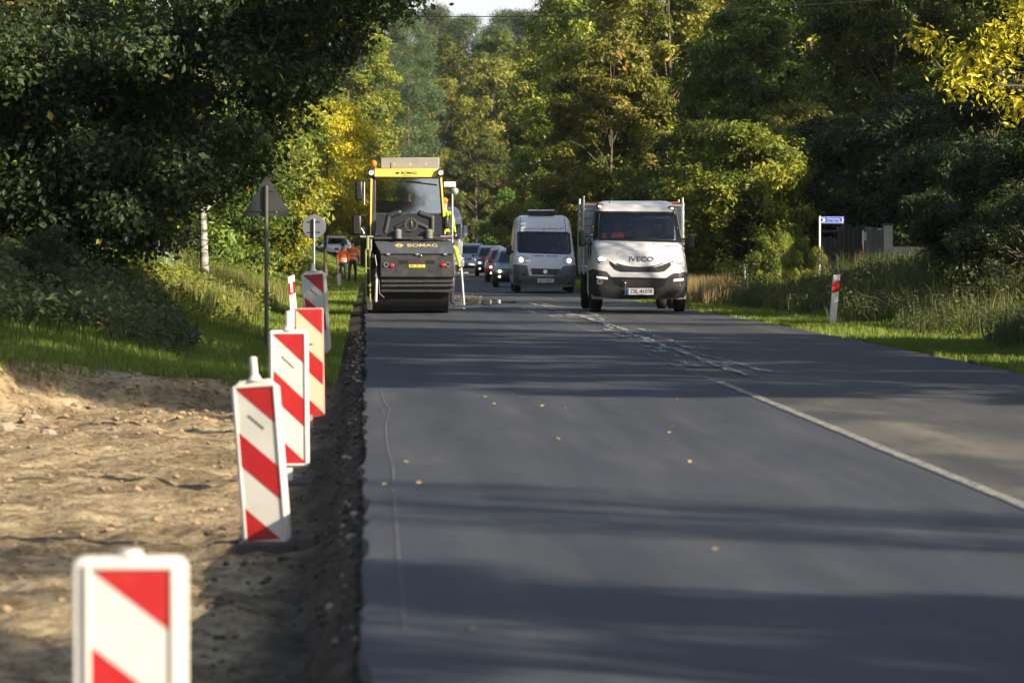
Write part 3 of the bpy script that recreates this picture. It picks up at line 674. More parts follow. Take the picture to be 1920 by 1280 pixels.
cover('leafy_ground_cover', 60000, (8.7, 16), (46, 100), .034, .60, G_WEED, 52, lambda u, y: (u > 8.9+.35*np.sin(y*.7)) & ((u < 9.9) | (y < 90)))
# twigs sticking out beside the right marker post
b = MB()
for (a, e) in (((8.75, 67.6, .45), (9.35, 67.9, .22)), ((8.8, 67.6, .38), (9.2, 67.5, .1)), ((8.72, 67.4, .25), (9.1, 67.3, .12))):
    b.tube([a, ((a[0]+e[0])/2, a[1], (a[2]+e[2])/2+.06), e], [.006, .005, .003], 5)
tag(b.build('dry_stalks', mat('dry_stalk', (.5, .45, .33), .8)), kind='stuff')
# ================================================================== vehicle materials
V_WHITE = mat('white_paint', (.52, .525, .53), .32, var=.03, coat=.4, dirt=(.35, .32, .27), dirt_amt=.25, scale=2.5)
V_VANWHITE = mat('van_white_paint', (.62, .65, .68), .3, var=.03, coat=.4, dirt=(.35, .34, .30), dirt_amt=.2, scale=2.5)
V_BLACKP = mat('black_plastic', (.022, .022, .023), .6, var=.2, dirt=(.10, .09, .075), dirt_amt=.3)
V_GREYP2 = None
V_GREYP = mat('grey_plastic', (.10, .105, .11), .6, var=.12, dirt=(.17, .16, .14), dirt_amt=.3)
V_TRIM = mat('dark_trim', (.010, .010, .011), .45, var=.1)
V_RUBBER = mat('tyre_rubber', (.016, .016, .016), .85, var=.3, bump=.3, dirt=(.09, .08, .07), dirt_amt=.4)
V_RIM = mat('steel_rim', (.22, .22, .23), .45, .7, dirt=(.08, .07, .06))
V_STEEL = mat('galvanised_steel', (.45, .46, .47), .45, .75, var=.2)
V_ALU = mat('aluminium_board', (.42, .43, .44), .5, .35, var=.12)
V_PLATE = mat('number_plate', (.72, .72, .70), .5, var=.03)
V_PLBLUE = mat('plate_blue', (.02, .05, .30), .5)
V_INK = mat('black_print', (.012, .012, .012), .6)
V_CHROME = mat('chrome_badge', (.50, .52, .54), .25, .9)
V_ORANGE = mat('orange_fabric', (.90, .17, .03), .85)
V_REFLECT = mat('reflective_tape', (.75, .75, .70), .5)
V_HIVIS = mat('yellow_hivis', (.42, .62, .03), .8)
V_LAMPON = mat('lit_headlamp', (.9, .85, .7), .3, emit=(1., .82, .52), estr=2.8)
V_LAMPSOFT = mat('lit_lamp_housing', (.6, .6, .6), .25, emit=(1., .84, .6), estr=1.6)
V_LAMPDAY = mat('clear_lens', (.55, .56, .56), .15, .3)
V_AMBER = mat('amber_beacon', (.85, .16, .02), .2, emit=(1, .2, .02), estr=.05)
V_RED = mat('red_lens', (.35, .010, .012), .2)
V_YELLOW = mat('machine_yellow', (.74, .52, .09), .38, var=.05, coat=.3, dirt=(.4, .28, .1), dirt_amt=.15)
V_MACHINE = mat('machine_dark', (.030, .031, .034), .42, var=.2, dirt=(.10, .085, .065), dirt_amt=.6, scale=5)
V_LID = mat('machine_lid', (.060, .068, .085), .30, var=.15, coat=.4, dirt=(.12, .11, .10), dirt_amt=.3, scale=3)  # dark-blue reflection on the lid put into its base colour
V_OLIVE = mat('olive_rail', (.20, .21, .045), .45, var=.2)
V_BOXGREY = mat('roof_box_grey', (.20, .195, .185), .6, var=.08)
V_SEAT = mat('dark_seat_fabric', (.03, .03, .033), .9)
V_SKIN = mat('skin', (.45, .26, .18), .6, var=.05)
V_CLOTH = mat('dark_work_clothes', (.020, .020, .026), .9, var=.25)
V_SHIRT = mat('grey_shirt', (.14, .15, .17), .9, var=.2)
V_HAIR = mat('dark_hair', (.02, .015, .012), .8)
def glass_mat(name, tint, fac):
    k = N(name); t = k.n('ShaderNodeBsdfTransparent'); t.inputs[0].default_value = (*tint, 1)
    gl = k.n('ShaderNodeBsdfGlossy', i_Roughness=.04); fr = k.n('ShaderNodeFresnel', i_IOR=1.5)
    mx = k.n('ShaderNodeMixShader'); k.l(k.math('ADD', fr.outputs[0], fac), mx.inputs[0]); k.l(t.outputs[0], mx.inputs[1]); k.l(gl.outputs[0], mx.inputs[2])
    k.l(mx.outputs[0], k.out.inputs[0]); return k.m
V_GLASS = glass_mat('window_glass', (.88, .90, .90), .07)
V_GLASSR = glass_mat('cab_glass', (.70, .78, .82), .34)
V_GLASSD = glass_mat('tinted_glass', (.16, .19, .20), .05)
def paint(name, c, r=.3): return mat(name, c, r, var=.05, coat=.5)

def wheel(parent, x, y, r, wd, rim=V_RIM, dual=False, n=26):
    """axle along x, wheel centre at (x, y, r)"""
    b = MB(); h = wd/2
    b.lathe([(-h, r*.62), (-h*1.02, r*.8), (-h*.86, r*.95), (-h*.6, r), (h*.6, r), (h*.86, r*.95), (h*1.02, r*.8), (h, r*.62)], (x, y, r), 'x', n)
    t = b.build('wheel', V_RUBBER, parent, smooth=40)
    b = MB(); s = -1 if x < 0 else 1
    b.lathe([(-h*.2*s, .001), (h*.15*s, r*.18), (h*.1*s, r*.22), (-h*.35*s, r*.5), (h*.55*s, r*.6), (h*.6*s, r*.66), (-h*.7*s, r*.62)], (x, y, r), 'x', n)
    for i in range(6):
        a = i*math.pi/3; b.cyl((x+h*.1*s, y+r*.3*math.cos(a), r+r*.3*math.sin(a)), (x+h*.25*s, y+r*.3*math.cos(a), r+r*.3*math.sin(a)), r*.03, n=6)
    b.build('rim', rim, t); return t

def front_body(parent, name, m, prof, wid, ylen, roofz, bulge=.08, corner=.22, hole=None, zmin=None, cols=26, rear_w=None, arch=None, thick=True):
    """shell: front face y=S(x,z) with plan curvature, swept back to ylen. prof: (z,y), wid: (z,halfwidth)"""
    zs = sorted(set([z for z, _ in prof]+[z for z, _ in wid]))
    zs2 = []
    for a, c in zip(zs, zs[1:]):
        k = max(1, int((c-a)/.055)); zs2 += [a+(c-a)*i/k for i in range(k)]
    zs2.append(zs[-1])
    W = lambda z: float(np.interp(z, [q[0] for q in wid], [q[1] for q in wid]))
    Yp = lambda z: float(np.interp(z, [q[0] for q in prof], [q[1] for q in prof]))
    def S(x, z):
        w_ = W(z); u = min(1., abs(x)/w_)
        return Yp(z)+bulge*u*u+corner*max(0, (u-.78)/.22)**2.2
    vs = []; fs = []; n = cols+1
    us = [-math.cos(math.pi*i/cols)*.35+(-1+2*i/cols)*.65 for i in range(n)]
    back = [.0, .12, .3, .55, .8, 1.]
    row = n+2*len(back)-2
    for z in zs2:
        w_ = W(z); r = []
        y1 = S(w_, z)
        for t in back[:0:-1]: r.append((-w_-.0, y1+(ylen-y1)*t, z))
        for u in us: r.append((u*w_, S(u*w_, z), z))
        for t in back[1:]: r.append((w_, y1+(ylen-y1)*t, z))
        vs += r
    nr = len(zs2); nb = len(back)-1
    for i in range(nr-1):
        for j in range(row-1):
            cx = (vs[i*row+j][0]+vs[i*row+j+1][0])/2; cz = (zs2[i]+zs2[i+1])/2; cy = (vs[i*row+j][1]+vs[i*row+j+1][1])/2
            side = j < nb or j >= row-1-nb
            if hole and not side and hole(cx, cz): continue
            if hole and side and hasattr(hole, 'side') and hole.side(cy, cz): continue
            if arch and side and any((cy-ay)**2+(cz-az)**2 < ar*ar for ay, az, ar in arch): continue
            fs.append((i*row+j, i*row+j+1, (i+1)*row+j+1, (i+1)*row+j))
    b = MB(); b.add(vs, fs)
    top = [(nr-1)*row+j for j in range(row)]; b.f.append(tuple(top)); b.fm.append(0)     # roof
    o = b.build(name, m, parent, smooth=50)
    return o, S, W
def shift(px0, sc, gz0):
    return lambda pts: [((X-px0)/sc, (gz0-Z)/sc) for X, Z in pts]
def rrect(x0, x1, z0, z1, r, n=4):
    out = []
    for cx, cz, a0 in ((x1-r, z1-r, 0), (x0+r, z1-r, 90), (x0+r, z0+r, 180), (x1-r, z0+r, 270)):
        for i in range(n+1):
            a = R(a0+90*i/n); out.append((cx+r*math.cos(a), cz+r*math.sin(a)))
    return out
def circ(cx, cz, r, n=20, rz=None): return [(cx+r*math.cos(2*math.pi*i/n), cz+(rz or r)*math.sin(2*math.pi*i/n)) for i in range(n)]
def ring(b, cx, y, cz, r0, r1, m=0, n=20, d=.02):
    b.lathe([(0, r0), (-d, r0), (-d, r1), (0, r1)], (cx, y, cz), 'y', n, m)

# ================================================================== people
def person(label, loc, rz, joints, radii, bones, regions, mats, group=None, hair=V_HAIR, extra=None, name='person', scale=1.):
    """one continuous skinned body; regions: function(co)->material index"""
    t = thing(name, label, 'person', loc, rz, group)
    me = bpy.data.meshes.new('body'); keys = list(joints); ix = {k: i for i, k in enumerate(keys)}
    me.from_pydata([Vector(joints[k])*scale for k in keys], [(ix[a], ix[c]) for a, c in bones], [])
    o = bpy.data.objects.new('body', me); C.objects.link(o)
    sk = o.modifiers.new('skin', 'SKIN'); sk.use_smooth_shade = True
    o.modifiers.new('sub', 'SUBSURF').levels = 2; o.modifiers['sub'].render_levels = 2
    lay = me.skin_vertices[0].data
    for k in keys:
        r = radii.get(k, .05); r = r if isinstance(r, tuple) else (r, r)
        lay[ix[k]].radius = (r[0]*scale, r[1]*scale); lay[ix[k]].use_root = (k == 'pelvis')
    bpy.context.view_layer.update()
    m2 = bpy.data.meshes.new_from_object(o.evaluated_get(bpy.context.evaluated_depsgraph_get())); bpy.data.objects.remove(o)
    m2.materials.clear()
    for m in mats: m2.materials.append(m)
    for p in m2.polygons: p.material_index = regions(p.center/scale); p.use_smooth = True
    link_mesh('body', m2, t)
    h = Vector(joints['head'])*scale
    b = MB(); b.ell((h.x, h.y+.012, h.z+.05), (.088, .105, .085)); b.build('hair' if hair is V_HAIR else 'helmet', hair, t, smooth=80)
    if extra: extra(t, scale)
    return t
def walk_joints(step=.28, armf=.15, w=.19, crouch=0):
    j = {'pelvis': (0, 0, .93), 'belly': (0, .01, 1.08), 'chest': (0, .015, 1.30), 'neck': (0, .0, 1.49), 'skull': (0, -.01, 1.58), 'head': (0, -.012, 1.66)}
    for s, n in ((-1, 'l'), (1, 'r')):
        f = s*step
        j.update({'hip'+n: (s*.10, 0, .88), 'knee'+n: (s*.11, -f*.45-.03, .49), 'ankle'+n: (s*.11, -f*.75+.03, .09), 'toe'+n: (s*.13, -f*.75-.16, .04),
                  'sh'+n: (s*w, 0, 1.42), 'elb'+n: (s*(w+.075), f*armf+.05, 1.14), 'wr'+n: (s*(w+.06), f*armf*2-.08, .92), 'hand'+n: (s*(w+.05), f*armf*2-.12, .84)})
    return j
BONES = [('pelvis', 'belly'), ('belly', 'chest'), ('chest', 'neck'), ('neck', 'skull'), ('skull', 'head')]
for _n in 'lr': BONES += [('pelvis', 'hip'+_n), ('hip'+_n, 'knee'+_n), ('knee'+_n, 'ankle'+_n), ('ankle'+_n, 'toe'+_n), ('chest', 'sh'+_n), ('sh'+_n, 'elb'+_n), ('elb'+_n, 'wr'+_n), ('wr'+_n, 'hand'+_n)]
RAD = {'pelvis': (.15, .115), 'belly': (.145, .11), 'chest': (.165, .12), 'neck': .055, 'skull': (.065, .08), 'head': (.085, .10)}
for _n in 'lr': RAD.update({'hip'+_n: .095, 'knee'+_n: .062, 'ankle'+_n: .043, 'toe'+_n: .035, 'sh'+_n: .068, 'elb'+_n: .048, 'wr'+_n: .032, 'hand'+_n: .040})
def bands(zs, rx=.175, ry=.135, m=V_REFLECT, nm='reflective_band'):
    def f(t, sc):
        for z in zs:
            b = MB(); b.lathe([(-.025, 1.), (.025, 1.)], (0, 0, 0), 'z', 24)
            b.v = [(x*rx*sc, y*ry*sc+.01, v+z*sc) for x, y, v in b.v]; b.build(nm, m, t, smooth=80)
    return f
# ================================================================== white tipper truck
TY = 78.0; TX = 5.58
def build_truck():
    t = thing('tipper_truck', 'white open-bed light truck with lit headlights driving towards the camera in the right lane', 'truck', (TX, TY, float(RZ(TY))+.012), R(-1.2))
    q = shift(663, 471, 1215)
    prof = [(.27, .09), (.45, .02), (.75, .0), (.9, .05), (1.0, .09), (1.12, .16), (1.25, .28), (1.38, .48), (1.465, .72), (1.50, .80), (2.05, 1.22), (2.10, 1.27), (2.20, 1.42), (2.26, 1.62), (2.29, 1.95)]
    wid = [(.27, .95), (.40, .985), (.85, .99), (1.0, .975), (1.2, .945), (1.465, .925), (2.05, .845), (2.15, .82), (2.24, .76), (2.29, .66)]
    def hole(x, z): return (1.50 < z < 2.03 and abs(x) < .815-.13*(z-1.5)) or (z > 2.27 and False)
    body, S, W = front_body(t, 'cab', V_WHITE, prof, wid, 2.35, 2.29, .07, .20, hole, arch=[(1.0, .40, .46)])
    # windscreen surround, glass
    b = MB(); out = q([(262, 238), (1050, 246), (1098, 545), (232, 522)]); inn = q([(296, 262), (1018, 268), (1040, 522), (278, 498)])
    for i in range(4):
        j = (i+1) % 4; b.patch([out[i], out[j], inn[j], inn[i]], S, .006, .03)
    b.build('windscreen_surround', V_TRIM, t)
    b = MB(); b.patch(inn, S, .002, .004, .12); b.build('windscreen', V_GLASS, t, smooth=60)
    b = MB()
    for x0, x1 in ((-.60, -.10), (.12, .62)):
        b.tube([(x0, S(x0, 1.50)-.02, 1.505), (x1, S(x1, 1.55)-.022, 1.545)], .010, 6)
    b.build('wipers', V_TRIM, t)
    # interior
    b = MB(); b.box(-.84, .84, .9, 2.3, .80, .84); b.box(-.86, .86, 1.0, 1.35, 1.20, 1.46); b.build('dashboard', V_SEAT, t, bevel=.02)
    b = MB(); b.box(-.84, .84, 2.28, 2.32, .5, 2.2); b.build('rear_wall', mat('cab_rear_wall', (.20, .23, .25), .7), t)
    b = MB()
    for xx in (-.56, -.14, .50):
        b.box(xx-.20, xx+.20, 2.0, 2.12, 1.0, 1.62); b.box(xx-.2, xx+.2, 1.6, 2.1, .95, 1.05)
        o = b
    b.build('seat', V_SEAT, t, bevel=.04)
    for xx in (-.56, -.14, .50):
        b = MB()
        for z_, r_ in ((1.68, .13), (1.76, .12), (1.84, .09)): b.box(xx-r_, xx+r_, 2.0, 2.06, z_-.022, z_+.022)
        b.box(xx-.13, xx-.10, 2.0, 2.05, 1.62, 1.84); b.box(xx+.10, xx+.13, 2.0, 2.05, 1.62, 1.84); b.build('headrest', V_SEAT, t, bevel=.01)
    b = MB()
    for i in range(20):
        a0, a1 = 2*math.pi*i/20, 2*math.pi*(i+1)/20
        b.cyl((.48+.19*math.cos(a0), 1.50+.05*math.sin(a0), 1.50+.17*math.sin(a0)), (.48+.19*math.cos(a1), 1.50+.05*math.sin(a1), 1.50+.17*math.sin(a1)), .014, n=6)
    b.cyl((.30, 1.5, 1.5), (.66, 1.5, 1.5), .016, n=6); b.build('steering_wheel', V_TRIM, t)
    b = MB(); b.box(.14, .69, 1.40, 1.42, 1.93, 2.0); b.build('sun_visor', mat('pale_visor', (.70, .72, .66), .8), t)
    b = MB(); b.box(-.14, .10, 1.55, 1.60, 1.86, 1.93); b.build('inside_mirror', V_TRIM, t, bevel=.01)
    # hood seams and nozzles
    b = MB(); b.cyl((-.28, S(-.28, 1.41)-.012, 1.41), (-.28, S(-.28, 1.41)+.01, 1.41), .012, n=8); b.cyl((.32, S(.32, 1.40)-.012, 1.40), (.32, S(.32, 1.4)+.01, 1.40), .012, n=8); b.build('washer_nozzles', V_TRIM, t)
    b = MB()
    for s in (-1, 1):
        pts = [(s*.86, 1.46), (s*.90, 1.30), (s*.86, 1.20), (s*.72, 1.12)]
        pts = [(x, S(x, z)-.002, z) for x, z in pts]; b.tube(pts, .006, 5)
    b.build('bonnet_seam', V_TRIM, t)
    # grille
    g = q([(352, 705), (430, 755), (520, 775), (830, 777), (920, 745), (985, 722), (960, 770), (900, 820), (850, 828), (480, 825), (420, 800), (385, 760)])
    gr = MB().patch(g, S, .008, .03).build('grille', V_TRIM, t)
    b = MB()
    for k in range(3):
        z0 = .925-.035*k+.0; w0 = .46-.06*k
        pts = [(x, z0+.14*(abs(x)/.62)**2.2) for x in np.linspace(-w0, w0+.03, 14)]
        b.tube([(x, S(x, z)-.016, z) for x, z in pts], .010, 6)
    b.build('grille_bar', mat('grille_bar_grey', (.07, .072, .075), .4), gr)
    text('maker_name', 'IVECO', .135, (.04, 0, 1.085), t, mat('badge_grey', (.10, .105, .11), .4, .3), .50, .012, surf=S, off=.01)
    # headlights
    for s in (-1, 1):
        hl = q([(228, 640), (262, 662), (340, 690), (372, 722), (368, 746), (330, 752), (285, 742), (248, 712)])
        if s > 0: hl = [(-x+.015, z-.035) for x, z in hl]
        h = MB().patch(hl, S, .012, .03).build('headlight', V_LAMPDAY, t)
        cx, cz = (-.78, 1.095) if s < 0 else (.80, 1.06)
        b = MB().patch(circ(cx, cz, .048, 14, .040), S, .03, .02, .05); b.patch(circ(cx+.07*s*-1, cz-.012, .034, 12, .030), S, .028, .02, .05); b.build('lamp', V_LAMPON, h)
        b = MB().patch([(cx-s*.15, cz-.01), (cx-s*.10, cz-.05), (cx+s*.04, cz-.075), (cx+s*.12, cz-.02), (cx+s*.06, cz-.055)], S, .016, .02, .06); b.build('lamp_bezel', V_TRIM, h)
    # bumper: dark plastic
    bp = q([(186, 812), (215, 797), (345, 822), (392, 872), (935, 884), (985, 840), (1112, 822), (1128, 850), (1128, 1040), (1095, 1072), (600, 1092), (230, 1060), (190, 1030)])
    bu = MB().patch(bp, S, .03, .10).build('bumper', V_BLACKP, t)
    lg = q([(385, 878), (935, 890), (885, 966), (800, 970), (500, 962), (445, 950)])
    MB().patch(lg, S, .036, .02).build('lower_grille', V_TRIM, bu)
    b = MB()
    for i in range(11):
        for j in range(3):
            x0 = -.33+i*.066+(j % 2)*.033; z0 = .56+j*.045
            b.patch([(x0-.026, z0), (x0-.013, z0+.018), (x0+.013, z0+.018), (x0+.026, z0), (x0+.013, z0-.018), (x0-.013, z0-.018)], S, .042, .01, .2)
    b.build('honeycomb', mat('honeycomb_grey', (.05, .05, .05), .5), bu)
    for pl in ([(250, 866), (352, 876), (358, 897), (250, 884)], [(990, 893), (1088, 886), (1088, 908), (988, 917)]):
        MB().patch(q(pl), S, .040, .02).build('daylight_strip', mat('daylight_lens', (.75, .75, .73), .2, emit=(1, .95, .85), estr=.2), bu)
    for X, Z in ((280, 918), (1064, 944)):
        (cx, cz), = q([(X, Z)]); b = MB(); ring(b, cx, S(cx, cz)-.03, cz, .035, .062, 0, 18, .02); b.patch(circ(cx, cz, .04), S, .036, .01, .1, 0); b.build('fog_lamp', V_GREYP, bu)
    b = MB(); b.box(-.272, .280, -.055, -.035, .365, .497); pl = b.build('number_plate', V_PLATE, t, bevel=.004)
    b = MB(); b.box(-.268, -.225, -.058, -.054, .370, .492); b.build('plate_band', V_PLBLUE, pl)
    text('plate_number', 'ZBL·41038', .12, (.028, -.0565, .431), pl, V_INK, .46, .003)
    b = MB(); b.cyl((-.30, -.05, .36), (-.29, -.055, .60), .008, n=6); b.ell((-.30, -.065, .60), (.022, .02, .03)); b.build('tow_clip', V_CHROME, t)
    # roof: marker lamps, aerial
    for X, Z in ((308, 190), (1010, 211)):
        (cx, cz), = q([(X, Z)]); b = MB(); yy = S(cx, cz); b.box(cx-.072, cx+.072, yy-.09, yy+.08, cz-.048, cz+.052, 0, .012); h = b.build('roof_lamp', V_TRIM, t, bevel=.015)
        b = MB(); b.ell((cx, yy-.088, cz-.004), (.042, .012, .026)); b.build('lamp_lens', mat('roof_lamp_lens', (.8, .7, .55), .3, emit=(1, .7, .4), estr=.5), h)
    b = MB(); b.cyl((-.54, 1.62, 2.24), (-.54, 1.70, 2.33), .006, n=6); b.cyl((-.54, 1.6, 2.22), (-.54, 1.6, 2.255), .016, n=8); b.build('aerial', V_TRIM, t)
    # side windows and door seams
    for s in (-1, 1):
        b = MB(); b.prism([(1.30, 1.52), (2.15, 1.52), (2.15, 2.06), (1.62, 2.06)], s*.86-.004*s, s*.925 if True else 0, 'yz')
        b.v = [(s*(W(v[2])+.004) if abs(v[0]) > .9 else v[0], v[1], v[2]) for v in b.v]; b.build('side_window', V_GLASSD, t)
        b = MB(); b.box(s*.955-.012, s*.955+.012, 1.12, 1.13, .62, 1.5); b.box(s*.955-.012, s*.955+.012, 2.2, 2.21, .62, 1.5); b.build('door_seam', V_TRIM, t)
        # mirrors
        m_ = MB(); x0 = -1.13 if s < 0 else 1.11; z0 = 1.36+ (.145 if s < 0 else .09)
        m_.box(x0-.072, x0+.072, .98, 1.12, z0-.165, z0+.165, 0, .0); mi = m_.build('mirror', V_BLACKP, t, bevel=.045)
        b = MB(); b.tube([(s*.90, 1.05, z0+.04), (x0-s*.05, 1.05, z0+.05)], .022, 8); b.tube([(s*.92, 1.05, z0-.10), (x0-s*.05, 1.05, z0-.09)], .028, 8); b.build('mirror_arm', V_BLACKP, mi)
    # wheels
    for s in (-1, 1):
        wheel(t, s*.865, 1.0, .365, .235)
        wheel(t, s*.93, 4.45, .365, .21); wheel(t, s*.69, 4.45, .365, .21)
    # chassis
    b = MB(); b.box(-.42, -.34, .7, 6.0, .50, .66); b.box(.34, .42, .7, 6.0, .50, .66); b.box(-.75, .75, .95, 1.05, .30, .40); b.box(-.3, .3, 1.2, 2.2, .35, .6); b.cyl((-.5, 4.45, .37), (.5, 4.45, .37), .09, n=10)
    b.box(-.9, .9, .5, 2.2, .55, .60); b.build('chassis', V_TRIM, t, bevel=.01)
    # bed: floor, headboard, side boards, posts, top rail
    b = MB(); b.box(-1.05, 1.05, 2.45, 6.1, .80, .92); b.build('bed_floor', V_STEEL, t, bevel=.01)
    for s in (-1, 1):
        for k_ in range(8):
            z0 = .94+k_*.165; b = MB(); b.box(s*1.05-.012, s*1.05+.012, 2.52, 6.05, z0, z0+.155); b.build('side_board', V_ALU, t, bevel=.008)
    for k_ in range(8):
        z0 = .94+k_*.165
        b = MB(); b.box(-1.03, 1.03, 2.47, 2.495, z0, z0+.155); b.build('headboard_slat', V_ALU, t, bevel=.008)
    for (x_, y_, z1) in ((-1.055, 2.42, 2.40), (1.02, 2.42, 2.36), (-1.075, 4.3, 2.36), (1.05, 4.3, 2.34)):
        b = MB(); b.box(x_-.02, x_+.02, y_-.025, y_+.025, .75, z1); b.build('bed_post', V_STEEL, t, bevel=.006)
    b = MB(); b.box(-1.05, 1.04, 2.43, 2.48, 2.245, 2.275); b.build('top_rail', mat('rust_red_rail', (.22, .05, .03), .7), t)
    MB().box(-1.03, -.60, 2.40, 2.425, 2.20, 2.24).build('headboard_bracket', V_STEEL, t); MB().box(.70, 1.02, 2.40, 2.425, 2.18, 2.22).build('headboard_bracket', V_STEEL, t)
    b = MB(); b.prism(q([(190, 1040), (205, 1060), (215, 960), (200, 950)]), .55, .62); b.build('mudflap', V_BLACKP, t)
    return t, S
TRUCK, S_T = build_truck()
def loc_on(tr, x, y, z): return tuple(tr.matrix_basis @ Vector((x, y, z)))
# orange jackets over the passenger seats, driver
def jacket(x, w_, lab):
    b = MB(); b.box(x-w_, x+w_, 0, .10, 0, .30, 0, .02); 
    o = b.build('safety_jacket', V_ORANGE, None, bevel=.03); o.location = loc_on(TRUCK, 0, 1.89, 1.34); o.rotation_euler = TRUCK.rotation_euler
    b = MB(); b.box(x-w_+.02, x+w_-.02, -.012, .0, .055, .09); b.build('reflective_band', V_REFLECT, o)
    tag(o, lab, 'jacket')
jacket(-.655, .075, 'orange safety jacket at the outer seat behind the truck windscreen, leftmost'); jacket(-.36, .15, 'wide orange safety jacket over the middle of the truck passenger bench')
dj = {'pelvis': (0, 0, .0), 'belly': (0, -.02, .18), 'chest': (0, -.03, .40), 'neck': (0, -.04, .57), 'skull': (0, -.05, .66), 'head': (0, -.05, .74),
      'shl': (-.19, -.03, .50), 'elbl': (-.25, -.22, .30), 'wrl': (-.17, -.42, .38), 'handl': (-.15, -.48, .42),
      'shr': (.19, -.03, .50), 'elbr': (.25, -.22, .30), 'wrr': (.17, -.42, .38), 'handr': (.15, -.48, .42),
      'hipl': (-.1, -.05, 0), 'kneel': (-.13, -.42, .05), 'anklel': (-.13, -.5, -.32), 'toel': (-.13, -.6, -.36), 'hipr': (.1, -.05, 0), 'kneer': (.13, -.42, .05), 'ankler': (.13, -.5, -.32), 'toer': (.13, -.6, -.36)}
def seated(label, tr, x, y, z, top, hair=V_HAIR):
    def reg(c): return 1 if c.z > .60 or (c.y < -.40 and c.z > .25) else (0 if c.z > .05 else 2)
    return person(label, loc_on(tr, x, y, z), tr.rotation_euler.z, dj, RAD, BONES, reg, [top, V_SKIN, V_CLOTH], hair=hair)
seated('driver in dark clothes behind the wheel of the white truck', TRUCK, .50, 1.95, 1.08, V_CLOTH)
